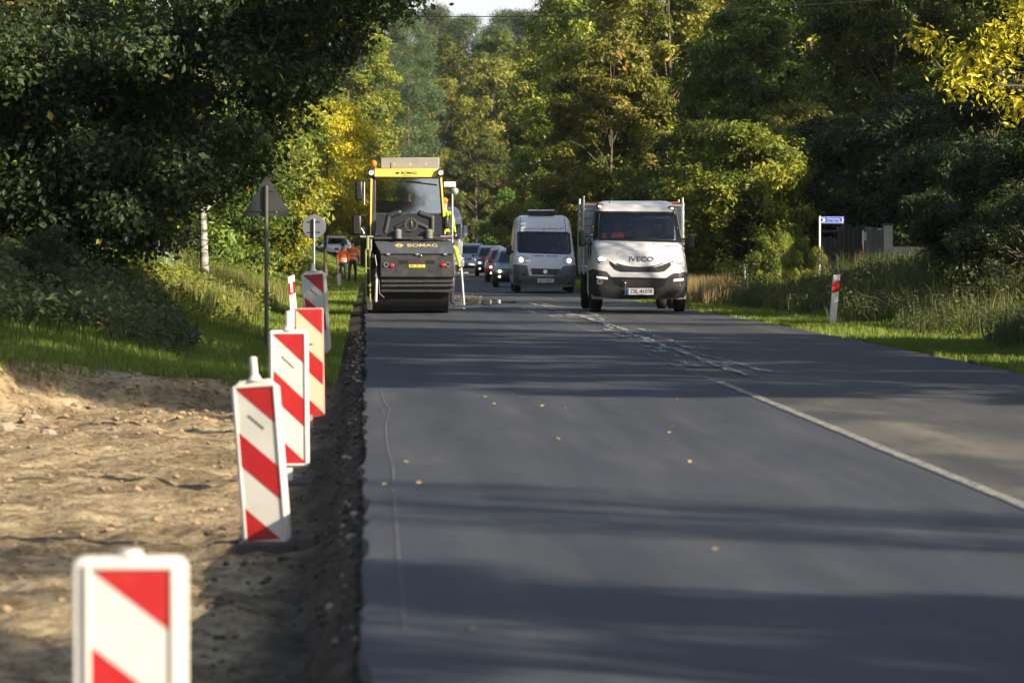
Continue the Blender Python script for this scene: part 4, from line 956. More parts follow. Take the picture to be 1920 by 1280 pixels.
# ================================================================== white panel van
def build_van():
    y0 = 123.0; t = thing('panel_van', 'white high-roof panel van with a roof cooling unit following the truck', 'van', (5.75, y0, float(RZ(y0))+.012), R(-.8))
    q = shift(1228, 374, 1150)
    prof = [(.26, .08), (.5, .0), (.75, .02), (.9, .10), (1.05, .22), (1.2, .42), (1.25, .60), (1.95, 1.15), (2.05, 1.25), (2.35, 1.55), (2.46, 1.8), (2.5, 2.3)]
    wid = [(.26, .96), (.5, 1.0), (.9, 1.0), (1.25, .975), (1.98, .905), (2.3, .86), (2.42, .79), (2.5, .68)]
    hole = lambda x, z: 1.28 < z < 1.94 and abs(x) < .83-.10*(z-1.28)
    body, S, W = front_body(t, 'body', V_VANWHITE, prof, wid, 5.8, 2.5, .07, .2, hole, arch=[(1.0, .36, .44), (4.6, .36, .44)])
    ws = q([(935, 408), (1520, 418), (1548, 440), (1556, 660), (1535, 690), (925, 668), (906, 640), (908, 430)])
    b = MB(); cx = .01; cz = 1.6
    inn = [(cx+(x-cx)*.955, cz+(z-cz)*.91) for x, z in ws]
    for i in range(len(ws)): b.patch([ws[i], ws[(i+1) % 8], inn[(i+1) % 8], inn[i]], S, .008, .03)
    b.build('windscreen_surround', V_TRIM, t)
    MB().patch(inn, S, .003, .004, .12).build('windscreen', V_GLASSD, t, smooth=60)
    b = MB(); b.tube([(-.75, S(-.75, 1.34)-.02, 1.36), (-.2, S(-.2, 1.27)-.02, 1.28)], .012, 6); b.tube([(-.05, S(0, 1.29)-.02, 1.31), (.6, S(.6, 1.25)-.02, 1.27)], .012, 6); b.build('wipers', V_TRIM, t)
    b = MB(); b.box(-.86, .86, 2.5, 2.54, .5, 2.1); b.box(-.86, .86, .95, 1.3, 1.0, 1.24); b.box(-.85, .85, 1.0, 2.5, .7, .74); b.build('cab_interior', V_SEAT, t)
    for x0, x1 in ((-.66, -.14), (.12, .66)):
        b = MB(); b.box(x0, x1, 1.36, 1.38, 1.86, 1.95); b.build('sun_visor', mat('van_visor', (.55, .56, .56), .8), t)
    b = MB(); b.box(-.12, .16, 1.4, 1.44, 1.68, 1.74); b.build('inside_mirror', V_TRIM, t)
    for pl in ([(905, 692), (960, 700), (1040, 722), (1046, 770), (1010, 808), (960, 806), (905, 788)], [(1450, 728), (1500, 705), (1562, 690), (1582, 790), (1560, 806), (1462, 806), (1440, 780)]):
        h = MB().patch(q(pl), S, .010, .03).build('headlight', V_LAMPDAY, t)
        cx = -.755 if pl[0][0] < 1200 else .79; b = MB().patch(circ(cx, 1.075 if cx < 0 else 1.04, .064, 14), S, .03, .02, .06); b.build('lamp', V_LAMPON, h)
    bu = MB().patch(q([(850, 815), (870, 806), (1018, 818), (1040, 942), (1440, 948), (1455, 826), (1590, 812), (1602, 830), (1600, 1040), (1560, 1075), (1200, 1085), (890, 1060), (852, 1020)]), S, .02, .10).build('bumper', V_GREYP, t)
    g = MB().patch(q([(1060, 854), (1412, 862), (1395, 936), (1075, 930)]), S, .012, .03).build('grille', V_TRIM, t)
    b = MB()
    for k in range(4): z = .60+.04*k; b.tube([(x, S(x, z)-.015, z) for x in np.linspace(-.40, .44, 8)], .006, 5)
    b.build('grille_bar', V_GREYP, g)
    b = MB(); b.patch(circ(.014, .685, .064), S, .03, .02, .1); b.build('badge', V_CHROME, t)
    b = MB(); b.patch(q([(1170, 700), (1215, 702), (1215, 712), (1080, 706), (1080, 700)]), S, .004, .01); b.patch(q([(1250, 704), (1390, 706), (1390, 716), (1250, 712)]), S, .004, .01); b.build('bonnet_vent', V_TRIM, t)
    for pl in ([(940, 915), (1010, 922), (1012, 945), (960, 942)], [(1470, 935), (1540, 930), (1520, 955), (1470, 955)], [(900, 1000), (960, 1012), (950, 1030), (915, 1025)], [(1500, 1025), (1560, 1012), (1550, 1042), (1510, 1048)]):
        MB().patch(q(pl), S, .025, .02).build('bumper_inlet', V_TRIM, bu)
    b = MB(); yy = S(.03, .4); b.box(-.23, .29, yy-.06, yy-.03, .335, .46); pl = b.build('number_plate', V_PLATE, t, bevel=.004)
    text('plate_number', 'GD 578ET', .12, (.03, yy-.0615, .397), pl, V_INK, .44, .003)
    text('web_address', 'www.Lignisoa.pl', .105, (.0, 0, 2.07), t, mat('grey_print', (.16, .20, .24), .6), 1.30, .004, surf=S, off=.004)
    for X0, X1 in (((945, 410), (952, 235)), ((1500, 418), (1485, 250))):
        (xa, za), (xb, zb) = q([X0, X1]); b = MB(); b.tube([(xa+(xb-xa)*i/8, S(xa+(xb-xa)*i/8, za+(zb-za)*i/8)-.002, za+(zb-za)*i/8) for i in range(9)], .010, 5); b.build('roof_seam', V_TRIM, t)
    b = MB(); b.box(-.45, .37, 1.95, 2.6, 2.49, 2.64); ac = b.build('roof_cooler', V_TRIM, t, bevel=.02)
    b = MB(); b.box(-.47, .385, 1.90, 2.65, 2.64, 2.685); b.build('cooler_cover', V_VANWHITE, ac, bevel=.015)
    for s in (-1, 1):
        b = MB(); b.prism([(1.35, 1.28), (2.3, 1.28), (2.3, 1.90), (1.75, 1.90)], s*.90, s*.99, 'yz'); b.v = [(s*(W(v[2])+.006) if abs(v[0]) > .95 else v[0], v[1], v[2]) for v in b.v]; b.build('side_window', V_GLASSD, t)
        b = MB(); b.box(s*1.12-.09, s*1.12+.09, 1.2, 1.36, 1.22, 1.55); mi = b.build('mirror', V_TRIM, t, bevel=.05)
        b = MB(); b.tube([(s*.95, 1.3, 1.3), (s*1.08, 1.3, 1.34)], .035, 8); b.build('mirror_arm', V_TRIM, mi)
        b = MB(); b.box(s*1.0-.012, s*1.0+.012, 1.5, 5.6, .55, .75); b.build('side_trim', V_GREYP, t)
        wheel(t, s*.86, 1.0, .345, .22); wheel(t, s*.86, 4.6, .345, .22)
    b = MB(); b.box(-.8, .8, .5, 5.6, .28, .42); b.build('underbody', V_TRIM, t)
    return t
VAN = build_van()
seated('driver sitting behind the dark windscreen of the white panel van', VAN, .5, 2.0, .92, V_SHIRT)

# ================================================================== cars in the queue
def build_car(name, label, y0, x0, m, w=1.78, h=1.45, hood=.92, kind='sedan', grille=V_TRIM, roofm=None, lamps=True, low=V_TRIM, L=4.3, rz=-1.0, cat='car', mirror=None, group='cars queueing in the right lane', onground=False):
    z0 = float(RZ(y0))+.01 if not onground else gz(x0, y0)
    t = thing(name, label, cat, (x0, y0, z0), R(rz), group)
    hw = w/2; ws0 = hood+.06; wt = h-.10
    prof = [(.20, .12), (.35, .02), (.55, .0), (.70, .03), (hood-.12, .16), (hood-.02, .45), (hood+.05, .95), (ws0+.02, 1.05), (wt, 1.75), (h-.03, 1.95), (h, 2.3)]
    wid = [(.20, hw*.94), (.35, hw*.99), (.6, hw), (hood, hw*.97), (ws0+.04, hw*.93), (wt, hw*.74), (h-.03, hw*.68), (h, hw*.60)]
    hole = lambda x, z: ws0+.04 < z < wt-.02 and abs(x) < hw*.86-(hw*.22)*(z-ws0)/(wt-ws0)
    body, S, W = front_body(t, 'body', m, prof, wid, L, h, .09, .24, hole, cols=20, arch=[(.85, .31, .37), (L-.9, .31, .37)])
    a = [(-hw*.90, ws0), (hw*.90, ws0), (hw*.71, wt), (-hw*.71, wt)]
    MB().patch(a, S, .004, .01, .15).build('windscreen', V_GLASSD, t, smooth=60)
    if roofm: MB().patch([(-hw*.72, wt), (hw*.72, wt), (hw*.66, h-.004), (-hw*.66, h-.004)], S, .010, .02, .1).build('roof_edge', roofm, t)
    b = MB(); b.box(-hw*.8, hw*.8, 2.6, 2.65, .4, h-.2); b.box(-hw*.85, hw*.85, 1.2, 1.5, .6, ws0); b.box(-hw*.8, hw*.8, 1.2, 2.6, .4, .45)
    for xx in (-.36, .36): b.box(xx-.22, xx+.22, 2.15, 2.25, .5, 1.0 if h < 1.6 else 1.15); b.box(xx-.12, xx+.12, 2.15, 2.22, 1.02 if h < 1.6 else 1.17, 1.2 if h < 1.6 else 1.35)
    b.build('interior', V_SEAT, t)
    for s in (-1, 1):
        hl = [(s*hw*.93, hood-.14), (s*hw*.60, hood-.20), (s*hw*.56, hood-.31), (s*hw*.86, hood-.31), (s*hw*.95, hood-.24)]
        hh = MB().patch(hl, S, .012, .03).build('headlight', V_LAMPDAY, t)
        if lamps: MB().patch(circ(s*hw*.74, hood-.24, .055, 12, .045), S, .03, .02, .06).build('lamp', V_LAMPON, hh)
        if lamps: MB().patch(circ(s*hw*.74, .40, .05, 10, .04), S, .03, .02, .06).build('fog_lamp', V_LAMPSOFT, t)
        b = MB(); b.box(s*(hw+.09)-.08, s*(hw+.09)+.08, 1.42, 1.52, hood+.06, hood+.19); b.build('mirror', mirror or m, t, bevel=.03)
        b = MB(); b.prism([(1.5, hood+.08), (3.3, hood+.08), (3.0, h-.15), (1.95, h-.15)], s*hw*.7, s*hw*.99, 'yz')
        b.v = [(s*(W(v[2])+.006) if abs(v[0]) > hw*.9 else v[0], v[1], v[2]) for v in b.v]; b.build('side_window', V_GLASSD, t)
        wheel(t, s*(hw-.11), .85, .315, .20, n=18); wheel(t, s*(hw-.11), L-.9, .315, .20, n=18)
    g = MB().patch([(-hw*.42, hood-.20), (hw*.42, hood-.20), (hw*.36, hood-.34), (-hw*.36, hood-.34)], S, .010, .03).build('grille', grille, t)
    b = MB(); b.patch(circ(0, hood-.26, .055), S, .025, .02, .1); b.build('badge', V_CHROME, t)
    MB().patch([(-hw*.96, .46), (-hw*.5, .42), (hw*.5, .42), (hw*.96, .46), (hw*.92, .22), (-hw*.92, .22)], S, .012, .05).build('lower_bumper', low, t)
    b = MB(); yy = S(0, .45); b.box(-.26, .26, yy-.05, yy-.025, .39, .50); b.build('number_plate', V_PLATE, t)
    return t
build_car('hatchback', 'dark brown-grey car with lit headlights, nearest behind the white van', 142, 5.62, paint('brown_grey_paint', (.075, .072, .070)), 1.78, 1.42, .84)
build_car('hatchback', 'red car with red mirrors behind the dark brown-grey car', 165, 6.05, paint('red_paint', (.75, .02, .03)), 1.74, 1.47, .90)
build_car('hatchback', 'dark green-grey car with a pale roof edge just behind the red car', 198, 6.55, paint('teal_grey_paint', (.05, .075, .085)), 1.76, 1.58, .95, roofm=V_VANWHITE)
build_car('sport_utility_car', 'dark blue tall car with roof rails left of the red car', 236, 6.60, paint('dark_blue_paint', (.035, .05, .10)), 1.82, 1.72, 1.05, L=4.5)
build_car('estate_car', 'dark blue car half hidden between the lorry and the tall blue car', 245.6, 6.80, paint('navy_paint', (.03, .05, .09)), 1.8, 1.62, 1.0)
vt = build_car('delivery_van', 'pale blue-grey van with a dark windscreen at the far end of the queue', 352, 10.8, paint('pale_van_paint', (.42, .47, .53)), 2.0, 2.72, 1.2, L=5, cat='van', group=None, rz=-8)
build_car('parked_car', 'white car standing on the left verge beyond the two workers', 262, -1.75, V_WHITE, 1.8, 1.5, .9, group=None, lamps=False, onground=True, rz=6)

# lorry behind the roller
def build_lorry():
    y0 = 256.; t = thing('lorry', 'white high-roof lorry standing beyond the roller', 'lorry', (5.28-.05, y0, float(RZ(y0))+.01), R(-1))
    prof = [(.35, .05), (.6, 0), (1.4, .02), (1.9, .05), (2.0, .08), (2.95, .22), (3.05, .28), (3.6, .75), (3.95, 1.25), (4.1, 1.9), (4.22, 2.3)]
    wid = [(.35, 1.2), (1.0, 1.24), (3.0, 1.22), (3.6, 1.16), (3.95, 1.02), (4.22, .8)]
    hole = lambda x, z: False
    body, S, W = front_body(t, 'cab', V_VANWHITE, prof, wid, 2.4, 4.1, .05, .22, hole)
    MB().patch(rrect(-1.13, 1.13, 2.02, 2.92, .1), S, .01, .03).build('windscreen', mat('lorry_glass', (.06, .09, .11), .08, spec=.8), t)
    MB().patch(rrect(-1.0, 1.0, 1.0, 1.85, .08), S, .01, .03).build('grille', V_GREYP, t)
    MB().patch(rrect(-1.2, 1.2, .4, .9, .08), S, .02, .05).build('bumper', V_VANWHITE, t)
    MB().patch(rrect(-1.15, 1.15, 2.93, 3.03, .03), S, .14, .15).build('sun_shield', V_TRIM, t)
    for s in (-1, 1):
        MB().patch(rrect(s*1.0-.14, s*1.0+.14, .62, .85, .05), S, .03, .03).build('headlight', V_LAMPDAY, t)
        b = MB(); b.box(s*1.44-.12, s*1.44+.12, .0, .2, 2.15, 2.95); b.build('mirror', V_VANWHITE, t, bevel=.04)
        wheel(t, s*1.05, 1.4, .5, .3); wheel(t, s*1.05, 5.2, .5, .3); wheel(t, s*1.05, 6.5, .5, .3)
    b = MB(); b.box(-1.25, 1.25, 2.7, 8.5, 1.1, 2.9); b.build('tipper_body', V_GREYP, t, bevel=.03)
    b = MB(); b.box(-.5, .5, .6, 8.4, .6, 1.0); b.build('chassis', V_TRIM, t)
build_lorry()

# ================================================================== road roller
V_GREYP2 = mat('duct_plastic', (.020, .020, .022), .45, var=.2)
RY = 76.5; RX = .92
def build_roller():
    t = thing('road_roller', 'black and yellow road roller with a tall glass cab in the left lane', 'road roller', (RX, RY, float(RZ(RY))+.015), R(.0))
    q = shift(525, 376, 1240)
    def Q(X, Z): return ((X-525)/376, (1240-Z)/376)
    F = lambda x, z: 0.
    # drum and its yoke
    b = MB(); b.lathe([(-.88, .001), (-.88, .50), (-.86, .55), (.74, .55), (.76, .50), (.76, .001)], (0, .95, .55), 'x', 40); b.build('drum', mat('wet_drum_steel', (.02, .02, .022), .4, .3, dirt=(.02, .02, .02)), t, smooth=40)
    b = MB(); b.box(-.62, .86, .28, 1.7, .42, .74); b.box(-.60, .84, .24, .30, .52, .60); b.box(-.60, .84, .22, .30, .62, .66); b.build('front_frame', V_MACHINE, t, bevel=.03)
    b = MB(); b.box(-.92, -.78, .45, 1.6, .06, 1.5); b.box(.78, .86, .45, 1.5, .42, 1.2); b.build('side_yoke', V_MACHINE, t, bevel=.03)
    for k in range(2):
        b = MB(); b.cyl((-.60, .215, .55+.085*k), (.84, .215, .55+.085*k), .022, n=10); b.build('scraper_bar', V_MACHINE, t)
    # rear panel with lights
    b = MB(); b.prism([Q(290, 790), Q(850, 790), Q(852, 968), Q(290, 968)], .20, .9); pan = b.build('engine_cover', V_MACHINE, t, bevel=.02)
    for X in (435, 635):
        x0, z0 = Q(X, 866); b = MB(); b.box(x0, x0+.17, .192, .21, z0, z0+.075); b.build('slot', V_TRIM, pan)
    for X, Z, kind in ((335, 873, 0), (375, 880, 1), (760, 877, 1), (798, 871, 0)):
        x0, z0 = Q(X, Z); b = MB()
        if kind: b.ell((x0, .19, z0), (.055, .02, .042)); b.build('tail_light', V_RED, t)
        else: ring(b, x0, .195, z0, .032, .050, 0, 20, .02); b.build('lamp_ring', V_CHROME, t)
    b = MB(); x0, z0 = Q(567, 883); b.box(x0-.16, x0+.16, .186, .199, z0-.028, z0+.028); st = b.build('sticker', mat('yellow_sticker', (.62, .55, .05), .6), t)
    text('sticker_text', 'BS 29 21', .05, (x0, .184, z0), st, V_INK, .26, .002)
    b = MB()
    for X in (352, 570, 780): x0, z0 = Q(X, 792); b.box(x0-.035, x0+.035, .16, .20, z0-.018, z0+.012)
    b.build('hinge', V_STEEL, t)
    b = MB(); x0, z0 = Q(595, 806); b.ell((x0, .18, z0), (.03, .02, .015)); b.build('latch', V_CHROME, t)
    # sloping lid with the name
    lid = [Q(245, 690), Q(830, 690), Q(852, 770), Q(842, 790), Q(295, 790), Q(290, 770)]
    SL = lambda x, z: .17+(z-1.20)*1.6
    b = MB().patch(lid, SL, .0, .10, .2); b.build('lid', V_LID, t)
    text('lid_name', 'BOMAG', .085, (Q(608, 0)[0], 0, Q(0, 729)[1]), t, mat('gold_print', (.45, .40, .16), .4), .60, .004, surf=SL, off=.01)
    def diamond(nm, cx, cz, r, m, surf, par):
        b = MB(); i_ = r*.62
        for s in (-1, 1):
            b.patch([(cx+s*.08*r, cz+r*.62), (cx+s*r*1.25, cz), (cx+s*.08*r, cz-r*.62), (cx+s*.08*r, cz-r*.32), (cx+s*r*.62, cz), (cx+s*.08*r, cz+r*.32)], surf, .012, .006, .2)
        b.patch([(cx+r*.2, cz), (cx, cz+r*.16), (cx-r*.2, cz), (cx, cz-r*.16)], surf, .012, .006, .2)
        b.build(nm, m, par)
    diamond('lid_emblem', Q(433, 0)[0], Q(0, 729)[1], .075, mat('gold_print2', (.45, .40, .16), .4), SL, t)
    b = MB(); x0, z0 = Q(240, 666); x1, _ = Q(838, 666); b.box(x0, x1, .50, .58, z0-.05, z0+.01); b.build('lid_rim', V_MACHINE, t, bevel=.015)
    # moulded duct and dome caps ahead of the lower window
    b = MB()
    for pts, r in (([(-.52, .62, 1.62), (-.45, .64, 1.95), (-.25, .64, 2.02)], .06), ([(.42, .62, 1.62), (.42, .64, 1.92), (.18, .64, 2.0)], .06), ([(-.30, .60, 1.72), (-.12, .60, 1.80)], .05), ([(.30, .60, 1.72), (.13, .60, 1.80)], .05)):
        b.tube([Vector(p) for p in pts], r, 10)
        for p in pts: b.ell(p, (r, r, r), 10, 6)
    b.box(-.58, .52, .58, .75, 1.52, 1.64); b.build('air_duct', V_GREYP2, t, smooth=60)
    b = MB(); ring(b, .0, .58, 1.78, .10, .14, 0, 24, .04); b.ell((0, .57, 1.78), (.03, .03, .10)); b.build('fan_ring', V_MACHINE, t)
    for X in (425, 660):
        x0, z0 = Q(X, 640); b = MB(); b.cyl((x0, .50, 1.50), (x0, .50, 1.63), .075, n=14); b.ell((x0, .50, 1.64), (.078, .078, .055)); b.build('dome_cap', mat('grey_cap', (.11, .11, .105), .6), t)
    # cab: frame, glass, header, roof box
    b = MB(); b.box(Q(222, 0)[0]-.02, Q(222, 0)[0]+.10, .86, .95, 1.50, 2.95); b.prism([Q(735, 215), Q(752, 215), Q(786, 650), Q(765, 650)], .86, .95); b.box(Q(222, 0)[0]+.02, Q(776, 0)[0], .88, .93, Q(0, 500)[1], Q(0, 484)[1])
    b.build('cab_frame', V_MACHINE, t, bevel=.01)
    MB().box(-.80, -.74, 2.35, 2.45, 1.2, 2.9).box(.62, .68, 2.35, 2.45, 1.2, 2.9).box(-.74, .62, 2.35, 2.45, 2.80, 2.9).build('rear_frame', V_MACHINE, t)
    for pl in ([Q(219, 220), Q(233, 220), Q(224, 655), Q(213, 655)], [Q(744, 213), Q(759, 213), Q(788, 645), Q(778, 645)]):
        MB().prism(pl, .83, .86).build('cab_pillar', V_YELLOW, t, bevel=.004)
    b = MB().prism([Q(238, 220), Q(742, 220), Q(758, 484), Q(236, 484)], .895, .903); b.v = [(v[0], v[1]+(v[2]-2.0)*.075, v[2]) for v in b.v]; b.build('windscreen', V_GLASSR, t)
    MB().prism([Q(236, 500), Q(760, 500), Q(772, 655), Q(230, 655)], .895, .903).build('lower_window', V_GLASSD, t)
    for x0 in (-.83, .66):
        b = MB(); b.prism([(1.0, 1.3), (2.35, 1.3), (2.35, 2.78), (1.0, 2.78)], x0, x0+.008, 'yz'); b.build('side_window', V_GLASS, t)
    b = MB(); b.prism([Q(247, 150), Q(735, 150), Q(740, 215), Q(243, 215)], .78, 2.5); hd = b.build('roof_header', V_YELLOW, t, bevel=.02)
    text('header_name', 'BOMAG', .072, (Q(510, 0)[0], .776, Q(0, 182)[1]), hd, V_INK, .31, .004)
    diamond('header_emblem', Q(422, 0)[0], Q(0, 182)[1], .04, V_INK, lambda x, z: .786, hd)
    b = MB(); b.box(Q(458, 0)[0], Q(528, 0)[0], .773, .779, Q(0, 203)[1], Q(0, 199)[1]); b.build('header_underline', V_ORANGE, hd)
    b = MB(); b.box(Q(295, 0)[0], Q(742, 0)[0], 1.2, 2.4, 2.90, Q(0, 62)[1]); rb = b.build('roof_box', V_BOXGREY, t, bevel=.02)
    b = MB()
    for X in (400, 520, 640): b.cyl((Q(X, 0)[0], 1.195, 3.0), (Q(X, 0)[0], 1.205, 3.0), .03, n=10)
    b.build('box_fixing', mat('box_fixing', (.28, .27, .26), .7), rb)
    b = MB(); x0 = Q(372, 0)[0]; b.cyl((x0, .85, 2.9), (x0, .85, 3.02), .012, n=8); b.build('aerial', V_TRIM, t)
    for X in (225, 749):
        x0, z0 = Q(X, 181); b = MB(); b.box(x0-.06, x0+.06, .70, .84, z0-.075, z0+.075); h = b.build('work_lamp', V_TRIM, t, bevel=.02)
        b = MB(); ring(b, x0, .70, z0, .030, .052, 0, 20, .015); b.ell((x0, .70, z0), (.034, .012, .034)); b.build('lens', V_LAMPDAY, h)
    x0, z0 = Q(245, 110); b = MB(); b.cyl((x0, 1.0, 2.86), (x0, 1.0, 2.96), .03, n=10); bb = b.build('beacon', V_TRIM, t)
    b = MB(); b.ell((x0, 1.0, z0), (.058, .058, .072)); b.build('beacon_dome', V_AMBER, bb, smooth=80)
    for (X0, X1, Z0, Z1, arm) in ((103, 160, 240, 392, 1), (80, 150, 500, 650, 1), (772, 812, 505, 605, 0)):
        (xa, za), (xb, zb) = Q(X0, Z1), Q(X1, Z0); b = MB(); b.box(xa, xb, .74, .84, za, zb); mi = b.build('mirror', V_TRIM, t, bevel=.035)
        b = MB(); s = 1 if xb < 0 else -1; e = -.80 if s > 0 else .70; b.tube([((xa+xb)/2, .80, zb-.02), (e, .9, zb-.0)], .012, 6); b.build('mirror_arm', V_TRIM, mi)
    b = MB(); xa, za = Q(482, 242); xb, zb = Q(722, 270); b.tube([(xa, .87, za), (xb, .865, zb)], .010, 6); b.tube([(xa+.1, .875, za-.005), ((xa+xb)/2, .88, za-.02)], .006, 5); b.build('wiper', V_TRIM, t)
    # cab inside
    b = MB(); b.box(-.74, .62, 1.05, 2.35, 1.18, 1.24); b.box(-.30, .02, 1.15, 1.45, 1.24, 1.84); b.build('console', V_MACHINE, t, bevel=.04)
    b = MB()
    for i in range(18):
        a0, a1 = 2*math.pi*i/18, 2*math.pi*(i+1)/18
        b.cyl((-.16+.17*math.cos(a0), 1.4+.1*math.sin(a0), 1.98+.10*math.sin(a0)), (-.16+.17*math.cos(a1), 1.4+.1*math.sin(a1), 1.98+.10*math.sin(a1)), .013, n=6)
    b.cyl((-.16, 1.35, 1.84), (-.16, 1.4, 1.98), .03, n=8); b.build('steering_wheel', V_TRIM, t)
    b = MB(); b.box(.10, .55, 1.9, 2.05, 1.55, 2.28); b.box(.10, .55, 1.5, 2.0, 1.45, 1.58); b.build('seat', V_SEAT, t, bevel=.05)
    b = MB(); b.box(Q(420, 0)[0], Q(500, 0)[0], 1.2, 1.25, Q(0, 322)[1], Q(0, 275)[1]); b.build('display', V_TRIM, t, bevel=.01)
    b = MB(); b.box(-.76, .64, 2.40, 2.43, 1.2, 2.26); b.build('pale_backing', mat('pale_cab_backing', (.24, .29, .32), .6), t)  # added blue-grey backing, imitates the brightness seen through the cab glass
    # left hand side: olive rails, hoses, hydraulic ram
    def bar(nm, X0, Z0, X1, Z1, r, m, y=.35):
        (xa, za), (xb, zb) = Q(X0, Z0), Q(X1, Z1); b = MB(); b.tube([(xa, y, za), (xb, y, zb)], r, 8); return b.build(nm, m, t)
    for X in (182, 212): bar('guard_rail', X, 760, X+3, 1150, .017, V_OLIVE, .38)
    for Z in (760, 900, 1030): bar('rail_rung', 180, Z, 216, Z, .012, V_OLIVE, .37)
    bar('guard_rail', 196, 655, 196, 770, .03, V_OLIVE, .42)
    bar('hydraulic_ram', 262, 980, 258, 1150, .030, V_STEEL, .20); bar('ram_body', 245, 900, 262, 985, .035, V_MACHINE, .22)
    b = MB(); b.tube([(*Q(278, 985)[:1], .2, Q(0, 985)[1]), (Q(285, 0)[0], .18, Q(0, 1090)[1]), (Q(320, 0)[0], .18, Q(0, 1120)[1])], .014, 6); b.tube([(Q(250, 0)[0], .2, Q(0, 800)[1]), (Q(262, 0)[0], .16, Q(0, 880)[1]), (Q(248, 0)[0], .2, Q(0, 960)[1])], .018, 6); b.build('hose', V_TRIM, t)
    bar('handle', 172, 250, 172, 420, .012, V_STEEL, .8); bar('handle', 150, 600, 172, 640, .014, V_STEEL, .6)
    b = MB(); b.box(Q(140, 0)[0], Q(240, 0)[0], .55, .60, Q(0, 668)[1], Q(0, 655)[1]); b.box(Q(745, 0)[0], Q(842, 0)[0], .55, .60, Q(0, 668)[1], Q(0, 655)[1]); b.build('step_bar', V_STEEL, t)
    b = MB(); b.box(-1.02, -.82, .9, 2.6, .95, 1.75); b.build('left_tank', V_MACHINE, t, bevel=.05)
    x0, z0 = Q(775, 610); b = MB(); b.tube([(x0, .85, z0), (x0+.07, .83, z0+.06)], .012, 6); b.build('grab_rail', V_YELLOW, t)
    b = MB(); b.box(-.75, .70, 1.0, 4.2, .9, 1.6); b.build('rear_body', V_MACHINE, t, bevel=.05)
    b = MB(); b.lathe([(-.88, .001), (-.88, .50), (-.86, .55), (.74, .55), (.76, .50), (.76, .001)], (0, 3.9, .55), 'x', 32); b.build('drum', V_MACHINE, t)
    x0, z0 = Q(262, 520); b = MB(); b.box(x0-.04, x0+.04, 1.2, 1.26, z0-.10, z0+.10); b.build('warning_vest', V_ORANGE, t, bevel=.02)
    return t
ROLLER = build_roller()
seated('operator in a patterned shirt sitting in the right half of the roller cab', ROLLER, .32, 1.82, 1.62, V_SHIRT)

# ================================================================== paver hidden behind the roller
py0 = 92.0; zp = float(RZ(py0))+.015
t = thing('asphalt_paver', 'asphalt paver behind the roller showing its lamp mast at the right of the cab', 'paver', (1.1, py0, zp), 0)
b = MB(); b.box(-1.0, .95, 0, .7, .12, .50); b.build('screed', V_MACHINE, t, bevel=.03)
b = MB(); b.box(-.85, .85, .9, 4.8, .45, .95); b.box(-.8, .8, .9, 2.6, .95, 1.05); b.build('body', V_MACHINE, t, bevel=.04)
for s in (-1, 1):
    b = MB(); b.box(s*.75-.16, s*.75+.16, 1.2, 4.2, .0, .5); b.build('track', V_RUBBER, t, bevel=.12)
mx, mz = at(848, 0, 92)[0]-1.1, 0
b = MB(); b.cyl((mx, .1, .1), (mx, .1, 2.78), .028, n=10); b.ell((mx+.06, .1, 2.70), (.09, .05, .10)); mast = b.build('lamp_mast', V_STEEL, t)
b = MB(); b.box(mx-.30, mx+.08, -.02, .2, 2.80, 2.93); b.build('lamp_box', mat('pale_lamp_box', (.72, .72, .68), .5), mast, bevel=.02)
b = MB(); b.cyl((mx+.28, .0, .0), (mx+.16, .0, 1.55), .030, n=10); b.box(mx+.12, mx+.24, -.05, .05, 1.2, 1.5); b.box(mx+.14, mx+.28, -.05, .05, .9, 1.05); b.cyl((mx+.10, 0, .75), (mx+.38, 0, .75), .02, n=8); b.build('grade_ski', V_STEEL, t, bevel=.005)
def reg_std(torso=(.93, 1.50)):
    def f(c): return 1 if c.z > 1.50 or (abs(c.x) > .17 and c.z < .90 and c.z > .78) else (0 if c.z > .95 else 2)
    return f
person('worker in yellow vest and orange helmet standing high on the paver', (at(833, 0, 93.5)[0], 93.5, zp+.78), R(150), walk_joints(.05), RAD, BONES, reg_std(), [V_HIVIS, V_SKIN, V_CLOTH], hair=V_ORANGE, extra=bands([1.1, 1.25]))
person('worker in a yellow vest standing on the road at the right edge of the roller', (at(843.5, 0, 88)[0]-.03, 88.5, float(RZ(88))+.02), R(160), walk_joints(.06), RAD, BONES, reg_std(), [V_HIVIS, V_SKIN, V_CLOTH], extra=bands([1.08, 1.22]), scale=.95)
# two workers walking away on the verge
def walker(px, d, lab, mats, step, bz, sc, rz):
    x = at(px, 0, d)[0]; person(lab, (x, d, gz(x, d)-.01), R(180+rz), walk_joints(step), RAD, BONES, reg_std(), mats, extra=bands(bz), scale=sc)
walker(643, 168, 'worker in an orange jacket walking away on the grass, left one of the pair', [V_ORANGE, V_SKIN, V_CLOTH], .34, [1.02, 1.10], 1.0, 8)
walker(661, 170, 'taller worker with an orange vest over a dark shirt, right one of the pair', [V_ORANGE, V_SKIN, V_CLOTH], -.30, [1.05, 1.2], 1.08, -6)
